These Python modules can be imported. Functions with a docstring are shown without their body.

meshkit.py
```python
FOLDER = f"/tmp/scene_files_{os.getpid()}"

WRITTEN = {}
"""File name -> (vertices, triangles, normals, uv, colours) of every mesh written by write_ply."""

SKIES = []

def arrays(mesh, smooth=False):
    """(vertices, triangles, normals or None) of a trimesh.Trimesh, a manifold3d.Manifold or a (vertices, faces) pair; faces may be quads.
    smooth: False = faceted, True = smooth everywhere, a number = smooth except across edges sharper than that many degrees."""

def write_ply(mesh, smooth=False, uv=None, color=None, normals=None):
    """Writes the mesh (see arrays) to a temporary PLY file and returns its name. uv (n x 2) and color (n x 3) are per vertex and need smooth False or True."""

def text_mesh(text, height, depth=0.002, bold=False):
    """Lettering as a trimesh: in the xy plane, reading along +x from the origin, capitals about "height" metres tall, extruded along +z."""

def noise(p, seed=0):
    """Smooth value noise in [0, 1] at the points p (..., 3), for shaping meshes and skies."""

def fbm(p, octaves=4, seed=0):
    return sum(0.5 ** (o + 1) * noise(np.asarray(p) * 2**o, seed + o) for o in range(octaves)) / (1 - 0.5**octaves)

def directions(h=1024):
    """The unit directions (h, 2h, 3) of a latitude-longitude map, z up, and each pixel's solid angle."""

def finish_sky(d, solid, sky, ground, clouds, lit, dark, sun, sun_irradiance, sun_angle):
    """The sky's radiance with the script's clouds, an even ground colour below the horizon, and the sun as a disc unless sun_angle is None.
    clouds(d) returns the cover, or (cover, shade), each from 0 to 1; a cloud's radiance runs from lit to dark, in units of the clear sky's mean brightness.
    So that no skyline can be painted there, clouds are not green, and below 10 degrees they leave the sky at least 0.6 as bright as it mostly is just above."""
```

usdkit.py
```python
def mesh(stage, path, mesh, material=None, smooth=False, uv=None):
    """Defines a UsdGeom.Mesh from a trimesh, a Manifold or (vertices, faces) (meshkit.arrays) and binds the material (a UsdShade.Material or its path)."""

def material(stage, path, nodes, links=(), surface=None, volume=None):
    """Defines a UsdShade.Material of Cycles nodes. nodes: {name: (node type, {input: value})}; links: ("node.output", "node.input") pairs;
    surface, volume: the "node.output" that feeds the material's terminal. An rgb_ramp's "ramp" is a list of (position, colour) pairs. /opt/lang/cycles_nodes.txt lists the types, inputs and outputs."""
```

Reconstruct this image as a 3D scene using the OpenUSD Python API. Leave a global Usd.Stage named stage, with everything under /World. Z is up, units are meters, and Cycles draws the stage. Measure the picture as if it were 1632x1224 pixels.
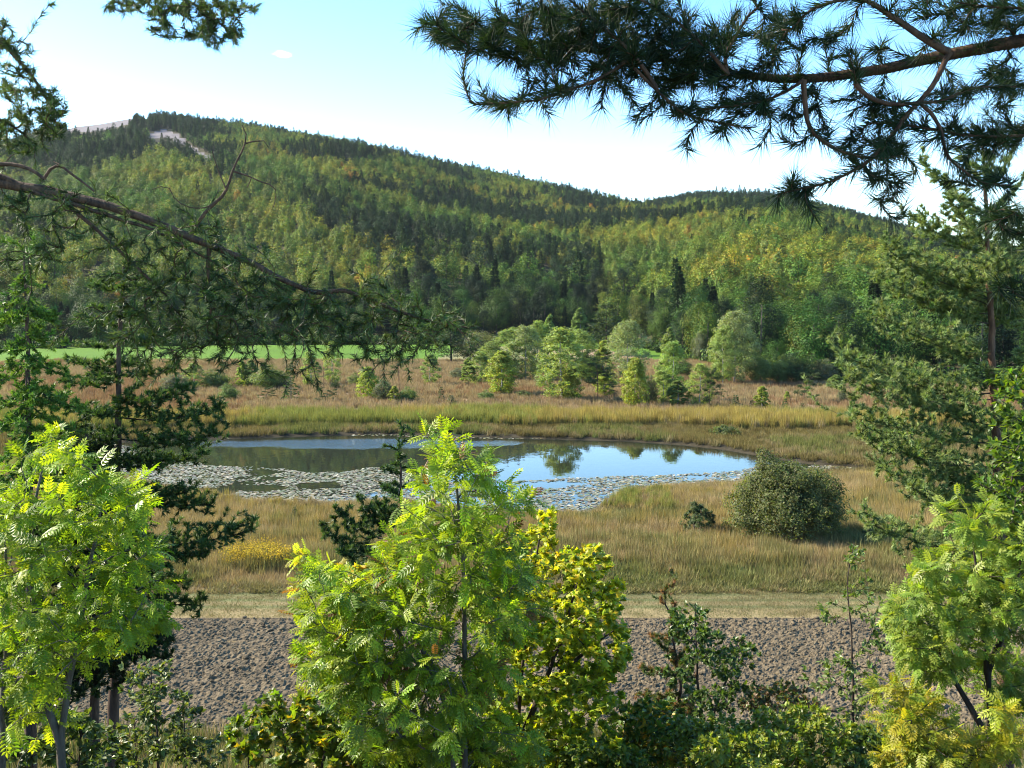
import math
import numpy as np
import shapely
import usdkit
from meshkit import noise, fbm
from pxr import Usd, UsdGeom, UsdLux, UsdShade, Gf, Sdf, Vt

stage = Usd.Stage.CreateInMemory()
UsdGeom.SetStageUpAxis(stage, 'Z')
UsdGeom.SetStageMetersPerUnit(stage, 1.0)
UsdGeom.Xform.Define(stage, '/World')
UsdGeom.Scope.Define(stage, '/World/Looks')

# ------------------------------------------------------------------ camera, sky, sun, exposure
EYE = 12.0                                  # metres above the valley floor
PITCH = math.radians(4.45)
FPX = 1567.6                                # focal length in pixels of the 1632 wide photograph
EXPOSURE = 2.0
SUN_EL, SUN_AZ = math.radians(35.0), math.atan2(-0.92, 0.30)
SUN_DIR = np.array([math.sin(SUN_AZ) * math.cos(SUN_EL), math.cos(SUN_AZ) * math.cos(SUN_EL), math.sin(SUN_EL)])
SKY_STRENGTH, SUN_INTENSITY = 0.118, 1.25
HAZE_DENSITY = 0.00002

cam = UsdGeom.Camera.Define(stage, '/World/camera')
cam.AddTranslateOp().Set(Gf.Vec3d(0, 0, EYE))
cam.AddRotateXOp().Set(90 - math.degrees(PITCH))
cam.CreateHorizontalApertureAttr(36.0)
cam.CreateFocalLengthAttr(36.0 * FPX / 1632)
cam.CreateExposureAttr(EXPOSURE)
cam.CreateClippingRangeAttr(Gf.Vec2f(0.05, 20000))

sky_look = usdkit.material(stage, '/World/Looks/sky_air', {
    'sky': ('sky_texture', {'sky_type': 'single_scattering', 'sun_disc': False, 'sun_elevation': SUN_EL, 'sun_rotation': SUN_AZ,
                            'altitude': 300.0, 'air_density': 1.0, 'aerosol_density': 0.35, 'ozone_density': 1.0}),
    'tc': ('texture_coordinate', {}),
    'map': ('mapping', {'mapping_type': 'point', 'scale': (22.0, 22.0, 90.0)}),
    'noise': ('noise_texture', {'scale': 1.3, 'detail': 6.0, 'roughness': 0.6}),
    'flat': ('vector_math', {'math_type': 'multiply', 'vector2': (1.0, 1.0, 3.2)}),
    'dist': ('vector_math', {'math_type': 'distance', 'vector2': (-0.2145, 0.9475, 0.7584)}),
    'fall': ('map_range', {'from_min': 0.0, 'from_max': 0.030, 'to_min': 0.72, 'to_max': 0.0, 'clamp': True}),
    'sum': ('math', {'math_type': 'add'}),
    'cover': ('map_range', {'from_min': 0.98, 'from_max': 1.3, 'to_min': 0.0, 'to_max': 0.6, 'clamp': True}),
    'deep': ('hsv', {'saturation': 1.36, 'value': 1.0, 'hue': 0.5, 'fac': 1.0}),
    'mix': ('mix_color', {'b': (11.0, 10.6, 10.6), 'use_clamp': False}),
    'bg': ('background_shader', {'strength': SKY_STRENGTH}),
}, [('tc.generated', 'map.vector'), ('map.vector', 'noise.vector'), ('tc.generated', 'flat.vector1'), ('flat.vector', 'dist.vector1'), ('dist.value', 'fall.value'),
    ('noise.fac', 'sum.value1'), ('fall.result', 'sum.value2'), ('sum.value', 'cover.value'), ('cover.result', 'mix.fac'),
    ('sky.color', 'deep.color'), ('deep.color', 'mix.a'), ('mix.result', 'bg.color')], surface='bg.background')
dome = UsdLux.DomeLight.Define(stage, '/World/sky')
UsdShade.MaterialBindingAPI.Apply(dome.GetPrim()).Bind(sky_look)
sun = UsdLux.DistantLight.Define(stage, '/World/sun')
sun.CreateIntensityAttr(SUN_INTENSITY)
sun.CreateAngleAttr(0.53)
sun.CreateNormalizeAttr(True)
sun.CreateColorAttr(Gf.Vec3f(1.0, 0.89, 0.71))
sun.AddRotateZOp().Set(-math.degrees(SUN_AZ))
sun.AddRotateXOp().Set(-(90 - math.degrees(SUN_EL)))

# ------------------------------------------------------------------ helpers
RIGHT, FWD, UP = np.array([1.0, 0, 0]), np.array([0, math.cos(PITCH), -math.sin(PITCH)]), np.array([0, math.sin(PITCH), math.cos(PITCH)])
CAM = np.array([0, 0, EYE])


def ray(u, v):
    u, v = np.asarray(u, float), np.asarray(v, float)
    return FWD + ((u - 816) / FPX)[..., None] * RIGHT + ((612 - v) / FPX)[..., None] * UP


def at(u, v, depth):
    """The point that stands DEPTH metres ahead of the viewpoint (along y) in the direction of a pixel of the photograph."""
    r = ray(u, v)
    return CAM + r * (np.asarray(depth, float) / r[..., 1])[..., None]


def row_depth(v, z=0.0):
    r = ray(816, v)
    return float((z - EYE) / r[2] * r[1])


BREEZE = CAM + ray(560, 706) * (-(EYE + 0.1) / ray(560, 706)[2])
USED = {}


def path_for(name, parent=None):
    base = (str(parent.GetPath()) if parent is not None else '/World') + '/' + name
    n = USED.get(base, 0)
    USED[base] = n + 1
    return base if n == 0 else f'{base}_{n:03d}'


def tag(prim, label=None, category=None, group=None, kind=None):
    prim = prim.GetPrim() if hasattr(prim, 'GetPrim') else prim
    for k, t in (('label', label), ('category', category), ('group', group), ('kind', kind)):
        if t:
            prim.SetCustomDataByKey(k, t)
    return prim


def look(path):
    return UsdShade.Material.Get(stage, '/World/Looks/' + path)


def obj(name, geo, mat, parent=None, kind=None, path=None):
    """geo: (vertices, triangles[, tint per vertex[, normals]]) as ONE Mesh prim."""
    v, f = geo[0], geo[1]
    m = UsdGeom.Mesh.Define(stage, path or path_for(name, parent))
    m.CreatePointsAttr(Vt.Vec3fArray.FromNumpy(np.ascontiguousarray(v, np.float32)))
    m.CreateFaceVertexCountsAttr(Vt.IntArray.FromNumpy(np.full(len(f), f.shape[1], np.int32)))
    m.CreateFaceVertexIndicesAttr(Vt.IntArray.FromNumpy(np.ascontiguousarray(f, np.int32).ravel()))
    m.CreateSubdivisionSchemeAttr('none')
    m.CreateDoubleSidedAttr(True)
    if len(geo) > 2 and geo[2] is not None:
        UsdGeom.PrimvarsAPI(m).CreatePrimvar('tint', Sdf.ValueTypeNames.Color3fArray, 'vertex').Set(Vt.Vec3fArray.FromNumpy(np.ascontiguousarray(geo[2], np.float32)))
    if len(geo) > 3 and geo[3] is not None:
        m.CreateNormalsAttr(Vt.Vec3fArray.FromNumpy(np.ascontiguousarray(geo[3], np.float32)))
        m.SetNormalsInterpolation('vertex')
    UsdShade.MaterialBindingAPI.Apply(m.GetPrim()).Bind(look(mat))
    if kind:
        tag(m, kind=kind)
    return m.GetPrim()


def thing(name, label, category, loc=(0, 0, 0), rot=0.0, scale=None, group=None, path=None):
    x = UsdGeom.Xform.Define(stage, path or path_for(name))
    x.AddTranslateOp().Set(Gf.Vec3d(*map(float, loc)))
    x.AddRotateZOp().Set(float(rot))
    if scale is not None:
        x.AddScaleOp().Set(Gf.Vec3f(*map(float, scale)))
    return tag(x, label, category, group)


PROTOS = stage.CreateClassPrim('/World/prototypes')


def copy_of(proto, name, label, category, loc, rot, scale, group=None):
    o = thing(name, label, category, loc, rot, scale, group)
    o.GetReferences().AddInternalReference(proto.GetPath())
    o.SetInstanceable(True)
    return o


def join(parts):
    """Concatenates (v, f, tint, normals) tuples."""
    parts = [p for p in parts if p is not None and len(p[0])]
    at_, n = [], 0
    for p in parts:
        at_.append(n)
        n += len(p[0])
    out = [np.vstack([p[0] for p in parts]), np.vstack([p[1] + a for p, a in zip(parts, at_)])]
    for k in (2, 3):
        out.append(np.vstack([p[k] for p in parts]) if all(len(p) > k and p[k] is not None for p in parts) else None)
    return tuple(out)


def unit(v):
    return v / np.maximum(np.linalg.norm(v, axis=-1, keepdims=True), 1e-9)


def tube(points, radii, sides=5, tint=None):
    p = np.asarray(points, float)
    t = unit(np.gradient(p, axis=0))
    ref = np.where(np.abs(t[:1, 2:]) < 0.8, [[0, 0, 1.0]], [[1.0, 0, 0]])
    a = unit(np.cross(t, np.repeat(ref, len(p), 0)))
    b = np.cross(t, a)
    ang = np.arange(sides) * 2 * np.pi / sides
    n = np.cos(ang)[None, :, None] * a[:, None] + np.sin(ang)[None, :, None] * b[:, None]
    v = p[:, None] + np.broadcast_to(radii, (len(p),))[:, None, None] * n
    i, j = np.meshgrid(np.arange(len(p) - 1), np.arange(sides), indexing='ij')
    k = (j + 1) % sides
    q0, q1, q2, q3 = i * sides + j, i * sides + k, (i + 1) * sides + k, (i + 1) * sides + j
    f = np.vstack([np.stack([q0, q1, q2], -1).reshape(-1, 3), np.stack([q0, q2, q3], -1).reshape(-1, 3)])
    v = v.reshape(-1, 3)
    return v, f, (np.broadcast_to(tint, v.shape) if tint is not None else None), n.reshape(-1, 3)


def scatter(template, P, X, Z, S, tint):
    """Copies of a template (v, f) at P: local x along X, local z along Z (made square to X), scaled by S (n or n x 3)."""
    tv, tf = template
    X = unit(X)
    Z = unit(Z - (Z * X).sum(-1, keepdims=True) * X)
    Y = np.cross(Z, X)
    S = np.asarray(S, float)
    S = np.repeat(S[:, None], 3, 1) if S.ndim == 1 else S
    v = P[:, None] + (tv[None, :, 0:1] * S[:, None, 0:1]) * X[:, None] + (tv[None, :, 1:2] * S[:, None, 1:2]) * Y[:, None] + (tv[None, :, 2:3] * S[:, None, 2:3]) * Z[:, None]
    f = tf[None] + (np.arange(len(P)) * len(tv))[:, None, None]
    return v.reshape(-1, 3), f.reshape(-1, 3), np.repeat(np.asarray(tint, float), len(tv), 0)


def rand_dirs(rng, n):
    return unit(rng.normal(size=(n, 3)))


def smooth(a, b, x):
    t = np.clip((np.asarray(x, float) - a) / (b - a), 0, 1)
    return t * t * (3 - 2 * t)


def instancer(name, protos, P, rotz, scale, index, label, category, group=None, kind='stuff', tilt=None, parent=None):
    pi = UsdGeom.PointInstancer.Define(stage, path_for(name, parent))
    targets = []
    for pname, geo, mat in protos:
        m = obj(pname, geo, mat, path=f'{pi.GetPath()}/{pname}')
        targets.append(m.GetPath())
    pi.CreatePrototypesRel().SetTargets(targets)
    pi.CreateProtoIndicesAttr(Vt.IntArray.FromNumpy(np.asarray(index, np.int32)))
    pi.CreatePositionsAttr(Vt.Vec3fArray.FromNumpy(np.ascontiguousarray(P, np.float32)))
    s = np.asarray(scale, np.float32)
    s = np.repeat(s[:, None], 3, 1) if s.ndim == 1 else s
    pi.CreateScalesAttr(Vt.Vec3fArray.FromNumpy(np.ascontiguousarray(s)))
    h = np.asarray(rotz, float) / 2
    if tilt is None:
        q = np.stack([np.zeros_like(h), np.zeros_like(h), np.sin(h), np.cos(h)], -1)
    else:
        a, b = tilt[:, 0] / 2, tilt[:, 1] / 2            # small tilts about x and y before the turn about z
        q = np.stack([a * np.cos(h) - b * np.sin(h), a * np.sin(h) + b * np.cos(h), np.sin(h), np.cos(h)], -1)
    q = unit(q).astype(np.float16)
    pi.CreateOrientationsAttr(Vt.QuathArray.FromNumpy(np.ascontiguousarray(q)))
    tag(pi, label, category, group, kind)
    return pi.GetPrim()


# ------------------------------------------------------------------ materials
def leaf_look(name, through=0.4, rough=0.5, spec=0.35, warm=(1.25, 1.25, 0.45), vary=0.18, hue=0.012):
    usdkit.material(stage, '/World/Looks/' + name, {
        'tint': ('attribute', {'attribute': 'tint'}),
        'info': ('object_info', {}),
        'val': ('map_range', {'from_min': 0.0, 'from_max': 1.0, 'to_min': 1 - vary, 'to_max': 1 + vary}),
        'w': ('math', {'math_type': 'multiply', 'value2': 7.31}),
        'fr': ('math', {'math_type': 'fraction'}),
        'hue': ('map_range', {'from_min': 0.0, 'from_max': 1.0, 'to_min': 0.5 - hue, 'to_max': 0.5 + hue}),
        'hsv': ('hsv', {}),
        'p': ('principled_bsdf', {'roughness': rough, 'specular_ior_level': spec}),
        'back': ('mix_color', {'blend_type': 'multiply', 'fac': 1.0, 'b': warm, 'use_clamp': False}),
        't': ('translucent_bsdf', {}),
        'mix': ('mix_closure', {'fac': through}),
    }, [('info.random', 'val.value'), ('info.random', 'w.value1'), ('w.value', 'fr.value1'), ('fr.value', 'hue.value'), ('hue.result', 'hsv.hue'), ('val.result', 'hsv.value'),
        ('tint.color', 'hsv.color'), ('hsv.color', 'p.base_color'), ('hsv.color', 'back.a'), ('back.result', 't.color'),
        ('p.BSDF', 'mix.closure1'), ('t.BSDF', 'mix.closure2')], surface='mix.closure')


def ground_look(name, scale, dark=0.7, light=1.3, bump=0.05, rough=0.95):
    usdkit.material(stage, '/World/Looks/' + name, {
        'tint': ('attribute', {'attribute': 'tint'}),
        'geo': ('geometry', {}),
        'n1': ('noise_texture', {'scale': scale, 'detail': 8.0, 'roughness': 0.65}),
        'r': ('map_range', {'from_min': 0.3, 'from_max': 0.7, 'to_min': dark, 'to_max': light, 'clamp': True}),
        'c': ('vector_math', {'math_type': 'scale'}),
        'bump': ('bump', {'strength': 0.8, 'distance': bump}),
        'p': ('principled_bsdf', {'roughness': rough, 'specular_ior_level': 0.1}),
    }, [('geo.position', 'n1.vector'), ('n1.fac', 'r.value'), ('tint.color', 'c.vector1'), ('r.result', 'c.scale'), ('c.vector', 'p.base_color'),
        ('n1.fac', 'bump.height'), ('bump.normal', 'p.normal')], surface='p.BSDF')


def bark_look(name, c1, c2, scale=14.0, zs=0.25, bump=0.02, rough=0.85):
    usdkit.material(stage, '/World/Looks/' + name, {
        'geo': ('geometry', {}),
        'map': ('mapping', {'mapping_type': 'point', 'scale': (1, 1, zs)}),
        'n': ('noise_texture', {'scale': scale, 'detail': 6.0, 'roughness': 0.65}),
        'ramp': ('rgb_ramp', {'ramp': [(0.3, c1), (0.7, c2)]}),
        'bump': ('bump', {'strength': 1.0, 'distance': bump}),
        'p': ('principled_bsdf', {'roughness': rough, 'specular_ior_level': 0.2}),
    }, [('geo.position', 'map.vector'), ('map.vector', 'n.vector'), ('n.fac', 'ramp.fac'), ('ramp.color', 'p.base_color'), ('n.fac', 'bump.height'), ('bump.normal', 'p.normal')], surface='p.BSDF')


leaf_look('far_foliage', 0.22, 0.6, 0.12, vary=0.32, hue=0.022)
leaf_look('meadow_foliage', 0.45, 0.55, 0.25, vary=0.1)
leaf_look('near_foliage', 0.5, 0.42, 0.25, (1.5, 1.4, 0.35), vary=0.0, hue=0.0)
leaf_look('shrub_foliage', 0.4, 0.4, 0.3, (1.3, 1.3, 0.4), vary=0.0, hue=0.0)
leaf_look('needle_foliage', 0.3, 0.5, 0.18, vary=0.0, hue=0.0)
leaf_look('grass_blades', 0.3, 0.7, 0.15, (1.15, 1.1, 0.7), vary=0.3, hue=0.012)
leaf_look('lily_leaf', 0.05, 0.45, 0.35, vary=0.3, hue=0.02)
ground_look('forest_floor', 0.8)
ground_look('meadow_soil', 2.0)
ground_look('mown_grass', 3.0, 0.75, 1.25)
ground_look('pale_rock', 0.25, 0.75, 1.2, 0.5)
ground_look('crop_grass', 0.6, 0.85, 1.15)
ground_look('tilled_soil', 9.0, 0.62, 1.35, 0.03)
bark_look('pine_bark', (0.022, 0.015, 0.011), (0.075, 0.047, 0.033), 16.0)
bark_look('pine_upper_bark', (0.05, 0.026, 0.016), (0.15, 0.08, 0.045), 22.0)
bark_look('dark_twig', (0.02, 0.014, 0.011), (0.06, 0.045, 0.032), 30.0)
bark_look('bough_bark', (0.016, 0.010, 0.007), (0.095, 0.052, 0.029), 34.0)
bark_look('grey_bark', (0.05, 0.044, 0.034), (0.13, 0.115, 0.09), 20.0)
bark_look('dead_wood', (0.18, 0.17, 0.155), (0.36, 0.34, 0.31), 25.0)
bark_look('far_bark', (0.05, 0.04, 0.03), (0.14, 0.11, 0.09), 3.0)
bark_look('birch_bark', (0.12, 0.11, 0.1), (0.3, 0.28, 0.26), 3.0)
usdkit.material(stage, '/World/Looks/pond_surface', {
    'geo': ('geometry', {}),
    'm1': ('mapping', {'scale': (1.0, 0.55, 1.0)}),
    'n1': ('noise_texture', {'scale': 1.6, 'detail': 3.0}),
    'n2': ('noise_texture', {'scale': 7.0, 'detail': 2.0}),
    # a breeze ruffles the far left part of the pond
    'd': ('vector_math', {'math_type': 'multiply', 'vector2': (0.055, 0.24, 0.0)}),
    'dd': ('vector_math', {'math_type': 'distance', 'vector2': (BREEZE[0] * 0.055, BREEZE[1] * 0.24, 0.0)}),
    'n3': ('noise_texture', {'scale': 0.25, 'detail': 3.0}),
    'sum': ('math', {'math_type': 'add'}),
    'breeze': ('map_range', {'from_min': 1.0, 'from_max': 1.45, 'to_min': 1.0, 'to_max': 0.0, 'clamp': True}),
    'h2': ('math', {'math_type': 'multiply'}),
    'h1': ('math', {'math_type': 'multiply', 'value2': 0.10}),
    'h': ('math', {'math_type': 'add'}),
    'bump': ('bump', {'strength': 1.0, 'distance': 0.03}),
    'p': ('principled_bsdf', {'base_color': (0.012, 0.013, 0.007), 'roughness': 0.015, 'ior': 1.33, 'specular_ior_level': 0.5}),
}, [('geo.position', 'm1.vector'), ('m1.vector', 'n1.vector'), ('geo.position', 'n2.vector'), ('geo.position', 'n3.vector'), ('geo.position', 'd.vector1'), ('d.vector', 'dd.vector1'),
    ('dd.value', 'sum.value1'), ('n3.fac', 'sum.value2'), ('sum.value', 'breeze.value'), ('n2.fac', 'h2.value1'), ('breeze.result', 'h2.value2'), ('n1.fac', 'h1.value1'),
    ('h1.value', 'h.value1'), ('h2.value', 'h.value2'), ('h.value', 'bump.height'), ('bump.normal', 'p.normal')], surface='p.BSDF')
usdkit.material(stage, '/World/Looks/air', {'v': ('principled_volume', {'color': (0.78, 0.87, 1.0), 'density': HAZE_DENSITY, 'anisotropy': 0.2})}, volume='v.volume')

# ------------------------------------------------------------------ the lie of the land
def ring(uv, z=0.0):
    r = ray(np.array([p[0] for p in uv]), np.array([p[1] for p in uv]))
    return (CAM + r * ((z - EYE) / r[:, 2])[:, None])[:, :2]


POND = shapely.Polygon(ring([(120, 706), (210, 702), (300, 698), (380, 697), (450, 694), (600, 690), (740, 694), (850, 697), (1000, 701), (1090, 707), (1160, 715), (1235, 728),
                             (1300, 738), (1400, 746), (1380, 753), (1290, 756), (1220, 760), (1180, 769), (1090, 775), (1005, 780), (978, 795), (940, 818), (880, 821), (790, 818),
                             (700, 806), (620, 796), (520, 804), (400, 801), (330, 790), (260, 776), (180, 757), (130, 738), (90, 722)])).buffer(1.2).buffer(-1.2)
shapely.prepare(POND)


def pond_depth(x, y):
    """Distance inside the pond (positive) or outside (negative); only near it."""
    x, y = np.asarray(x, float), np.asarray(y, float)
    out = np.full(x.shape, -50.0)
    near = (y > 55) & (y < 125) & (np.abs(x) < 90)
    if near.any():
        pts = shapely.points(x[near], y[near])
        d = shapely.distance(POND.exterior, pts)
        out[near] = np.where(shapely.contains_xy(POND, x[near], y[near]), d, -d)
    return out


def skyline(uv, fall):
    u = np.array([p[0] for p in uv], float)
    v = np.array([p[1] for p in uv], float) + fall
    r = ray(u, v)
    return np.arctan2(r[:, 0], r[:, 1]), r[:, 2] / np.hypot(r[:, 0], r[:, 1])


HILL_A = skyline([(-900, 330), (-500, 260), (-200, 240), (0, 218), (60, 200), (120, 184), (170, 178), (220, 171), (280, 176), (330, 183), (420, 196), (520, 212), (620, 228), (700, 250), (800, 276), (900, 295),
                  (1000, 314), (1035, 323), (1120, 350), (1250, 405), (1450, 470), (1700, 520)], 0)
HILL_B = skyline([(700, 420), (850, 380), (960, 340), (1035, 321), (1070, 317), (1110, 312), (1160, 311), (1210, 313), (1260, 318), (1330, 333), (1400, 352), (1480, 372), (1632, 405), (1900, 440), (2500, 470)], 0)
EDGE_T, EDGE_R = (lambda q: (q[0], q[1]))((np.arctan2(ray(np.array([-1500., 0, 250, 700, 960, 1100, 1250, 1632, 2400]), np.full(9, 600.))[:, 0], ray(np.array([0.] * 9), np.full(9, 600.))[:, 1]),
                                                  np.array([300., 322, 330, 325, 345, 232, 172, 166, 160])))
TREE_H = 11.0


def forest_edge(th):
    return np.interp(th, EDGE_T, EDGE_R)


def land(x, y):
    x, y = np.asarray(x, float), np.asarray(y, float)
    # the slope the viewpoint stands on
    s = np.minimum(10.4 - 0.45 * y, 11.2 + 0.02 * np.abs(y))
    w = 0.8
    z = w * np.logaddexp(0, np.clip(s / w, -60, 60))
    z = np.where(y < 60, z, 0) + np.where(y < 24, (noise(np.stack([x * 0.5, y * 0.5, 0 * x], -1), 3) - 0.5) * 0.35, 0)
    r, th = np.hypot(x, y), np.arctan2(x, y)
    r0 = forest_edge(th)
    front = smooth(math.radians(100), math.radians(70), np.abs(th))
    hills = np.zeros_like(x)
    for (t, e), R in ((HILL_A, np.interp(th, [-0.6, -0.35, 0.14, 0.3], [1250, 1300, 1080, 980])), (HILL_B, 1620.0)):
        el = np.interp(th, t, e)
        top = el * R + EYE - TREE_H
        q = np.maximum((r - r0) / (R - r0), 0)
        prof = np.where(q < 1, q * (1 + 0.2 * (1 - q)), 1 - 0.55 * (q - 1))
        bumps = (fbm(np.stack([x / 140, y / 140, 0 * x + 7], -1), 3, 11) - 0.5) * 26 * smooth(0, 0.2, q) * smooth(1.15, 0.8, q)
        hills = np.maximum(hills, top * prof * smooth(-0.02, 0.1, q) + np.where(q > 0, bumps, 0))
    z = z + np.maximum(hills, 0) * front
    z = z + np.where((y > 50) & (r < r0 + 30), (fbm(np.stack([x * 0.12, y * 0.12, 0 * x], -1), 3, 5) - 0.5) * 0.25, 0)
    d = pond_depth(x, y)
    return np.where(d > -4, z * smooth(0, -4, d) + (0.10 - 1.0 * smooth(-0.6, 2.5, d)) * smooth(-4, 0, d), z)


def ground_at(u, v):
    """The point of the land seen at a pixel."""
    r = ray(u, v)
    t = np.concatenate([np.arange(4, 60, 0.25), np.arange(60, 400, 1.0), np.arange(400, 2500, 6.0)])
    p = CAM + r * t[:, None]
    below = p[:, 2] < land(p[:, 0], p[:, 1])
    k = int(np.argmax(below)) if below.any() else len(t) - 1
    a, b = t[k - 1], t[k]
    for _ in range(18):
        m = (a + b) / 2
        q = CAM + r * m
        a, b = (a, m) if q[2] < land(q[0], q[1]) else (m, b)
    q = CAM + r * b
    return np.array([q[0], q[1], float(land(q[0], q[1]))])


ROCKS = [np.array(p, float) for p in ([(100, 212), (120, 196), (170, 188), (218, 182), (206, 198), (160, 209)], [(222, 178), (245, 182), (235, 189), (220, 186)],
                                      [(232, 214), (262, 204), (285, 214), (300, 228), (292, 232), (268, 219), (240, 221)],
                                      [(296, 228), (318, 240), (345, 250), (334, 254), (306, 240)])]


def rock_mask(x, y, z):
    """Where pale bare rock breaks through the wood near the hilltop."""
    d = np.stack([x, y, z - EYE], -1)
    f_, u_ = d @ FWD, d @ UP
    u, v = 816 + FPX * d[..., 0] / np.maximum(f_, 1), 612 - FPX * u_ / np.maximum(f_, 1)
    m = np.zeros(u.shape, bool)
    for p in ROCKS:
        m |= shapely.contains_xy(shapely.Polygon(p), u, v)
    return m & (np.hypot(x, y) > 600)


FIELD_NEAR, FIELD_FAR, TRACK_FAR = row_depth(1168), row_depth(984), row_depth(948)
Y_HERB, Y_GOLD, Y_MARSH, Y_REED0, Y_REED1, Y_BROWN = (row_depth(v) for v in (880, 800, 694, 682, 662, 575))
fx = 46.0


def build_land():
    th = np.radians(np.concatenate([np.arange(-180, -60, 4.0), np.arange(-60, -36, 1.2), np.arange(-36, 36, 0.32), np.arange(36, 60, 1.2), np.arange(60, 180, 4.0)]))
    r, out = 0.6, []
    while r < 6000:
        out.append(r)
        r *= 1.022 if r < 60 else 1.0085 if r < 125 else 1.014
    r = np.array(out)
    T, R = np.meshgrid(th, r, indexing='ij')
    X, Y = R * np.sin(T), R * np.cos(T)
    Z = land(X.ravel(), Y.ravel()).reshape(X.shape)
    nt, nr = X.shape
    i, j = np.meshgrid(np.arange(nt), np.arange(nr - 1), indexing='ij')
    a, b, c, d = i * nr + j, i * nr + j + 1, ((i + 1) % nt) * nr + j + 1, ((i + 1) % nt) * nr + j
    quads = np.stack([a, d, c, b], -1).reshape(-1, 4)
    V = np.stack([X, Y, Z], -1).reshape(-1, 3)
    C = V[quads].mean(1)
    rr, tt = np.hypot(C[:, 0], C[:, 1]), np.arctan2(C[:, 0], C[:, 1])
    r0 = forest_edge(tt)
    uu = 816 + FPX * np.tan(tt)
    crop = np.interp(uu, [-300, -250, 690, 760, 860, 900, 980, 1080, 1160, 1180], [0, 100, 100, 25, 30, 60, 60, 40, 22, 0])
    region = np.full(len(C), 2)                                    # meadow
    region[rr > r0] = 0                                            # forest floor
    region[(rr <= r0) & (rr > r0 - crop)] = 1                      # green crop field
    region[rock_mask(C[:, 0], C[:, 1], C[:, 2])] = 4
    region[(C[:, 1] < FIELD_NEAR)] = 3                             # the wooded slope
    region[(np.abs(C[:, 0]) > 200) & (rr < r0)] = 2
    names = {0: ('hillside', 'forest_floor'), 1: ('green_field', 'crop_grass'), 2: ('meadow', 'meadow_soil'), 3: ('wooded_slope', 'forest_floor'), 4: ('bare_rock', 'pale_rock')}
    x, y = V[:, 0], V[:, 1]
    n1 = fbm(np.stack([x * 0.3, y * 0.3, 0 * x], -1), 4, 21)[:, None]
    n2 = fbm(np.stack([x * 0.04, y * 0.04, 0 * x], -1), 3, 22)[:, None]
    col = lambda *c: np.array(c)[None, :]
    meadow = col(.11, .082, .04) * (0.7 + 0.6 * n1)
    far = smooth(Y_REED1, Y_REED1 + 6, y)[:, None]
    meadow = meadow * (1 - far) + col(.19, .135, .085) * (0.8 + 0.4 * n1) * far
    pale = (smooth(165, 188, y) * smooth(25, -5, x) * 0.9)[:, None]
    wet = (smooth(-3.5, -0.5, pond_depth(x, y)))[:, None]
    meadow = meadow * (1 - wet) + col(.03, .025, .015) * wet
    meadow = meadow * (1 - pale) + col(.14, .14, .06) * pale
    tints = {0: col(.04, .037, .018) * (0.6 + 0.8 * n2), 1: col(.058, .12, .008) * (0.8 + 0.4 * n2), 2: meadow, 3: col(.07, .055, .033) * (0.5 + n1) + col(0, .02, 0) * n2, 4: col(.115, .105, .11) * (0.75 + 0.5 * n1)}
    for k, (name, mat) in names.items():
        q = quads[region == k]
        used, inv = np.unique(q, return_inverse=True)
        t = np.broadcast_to(tints[k], V.shape)[used]
        obj(name, (V[used], inv.reshape(-1, 4), t), mat, kind='structure')


build_land()

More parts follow.
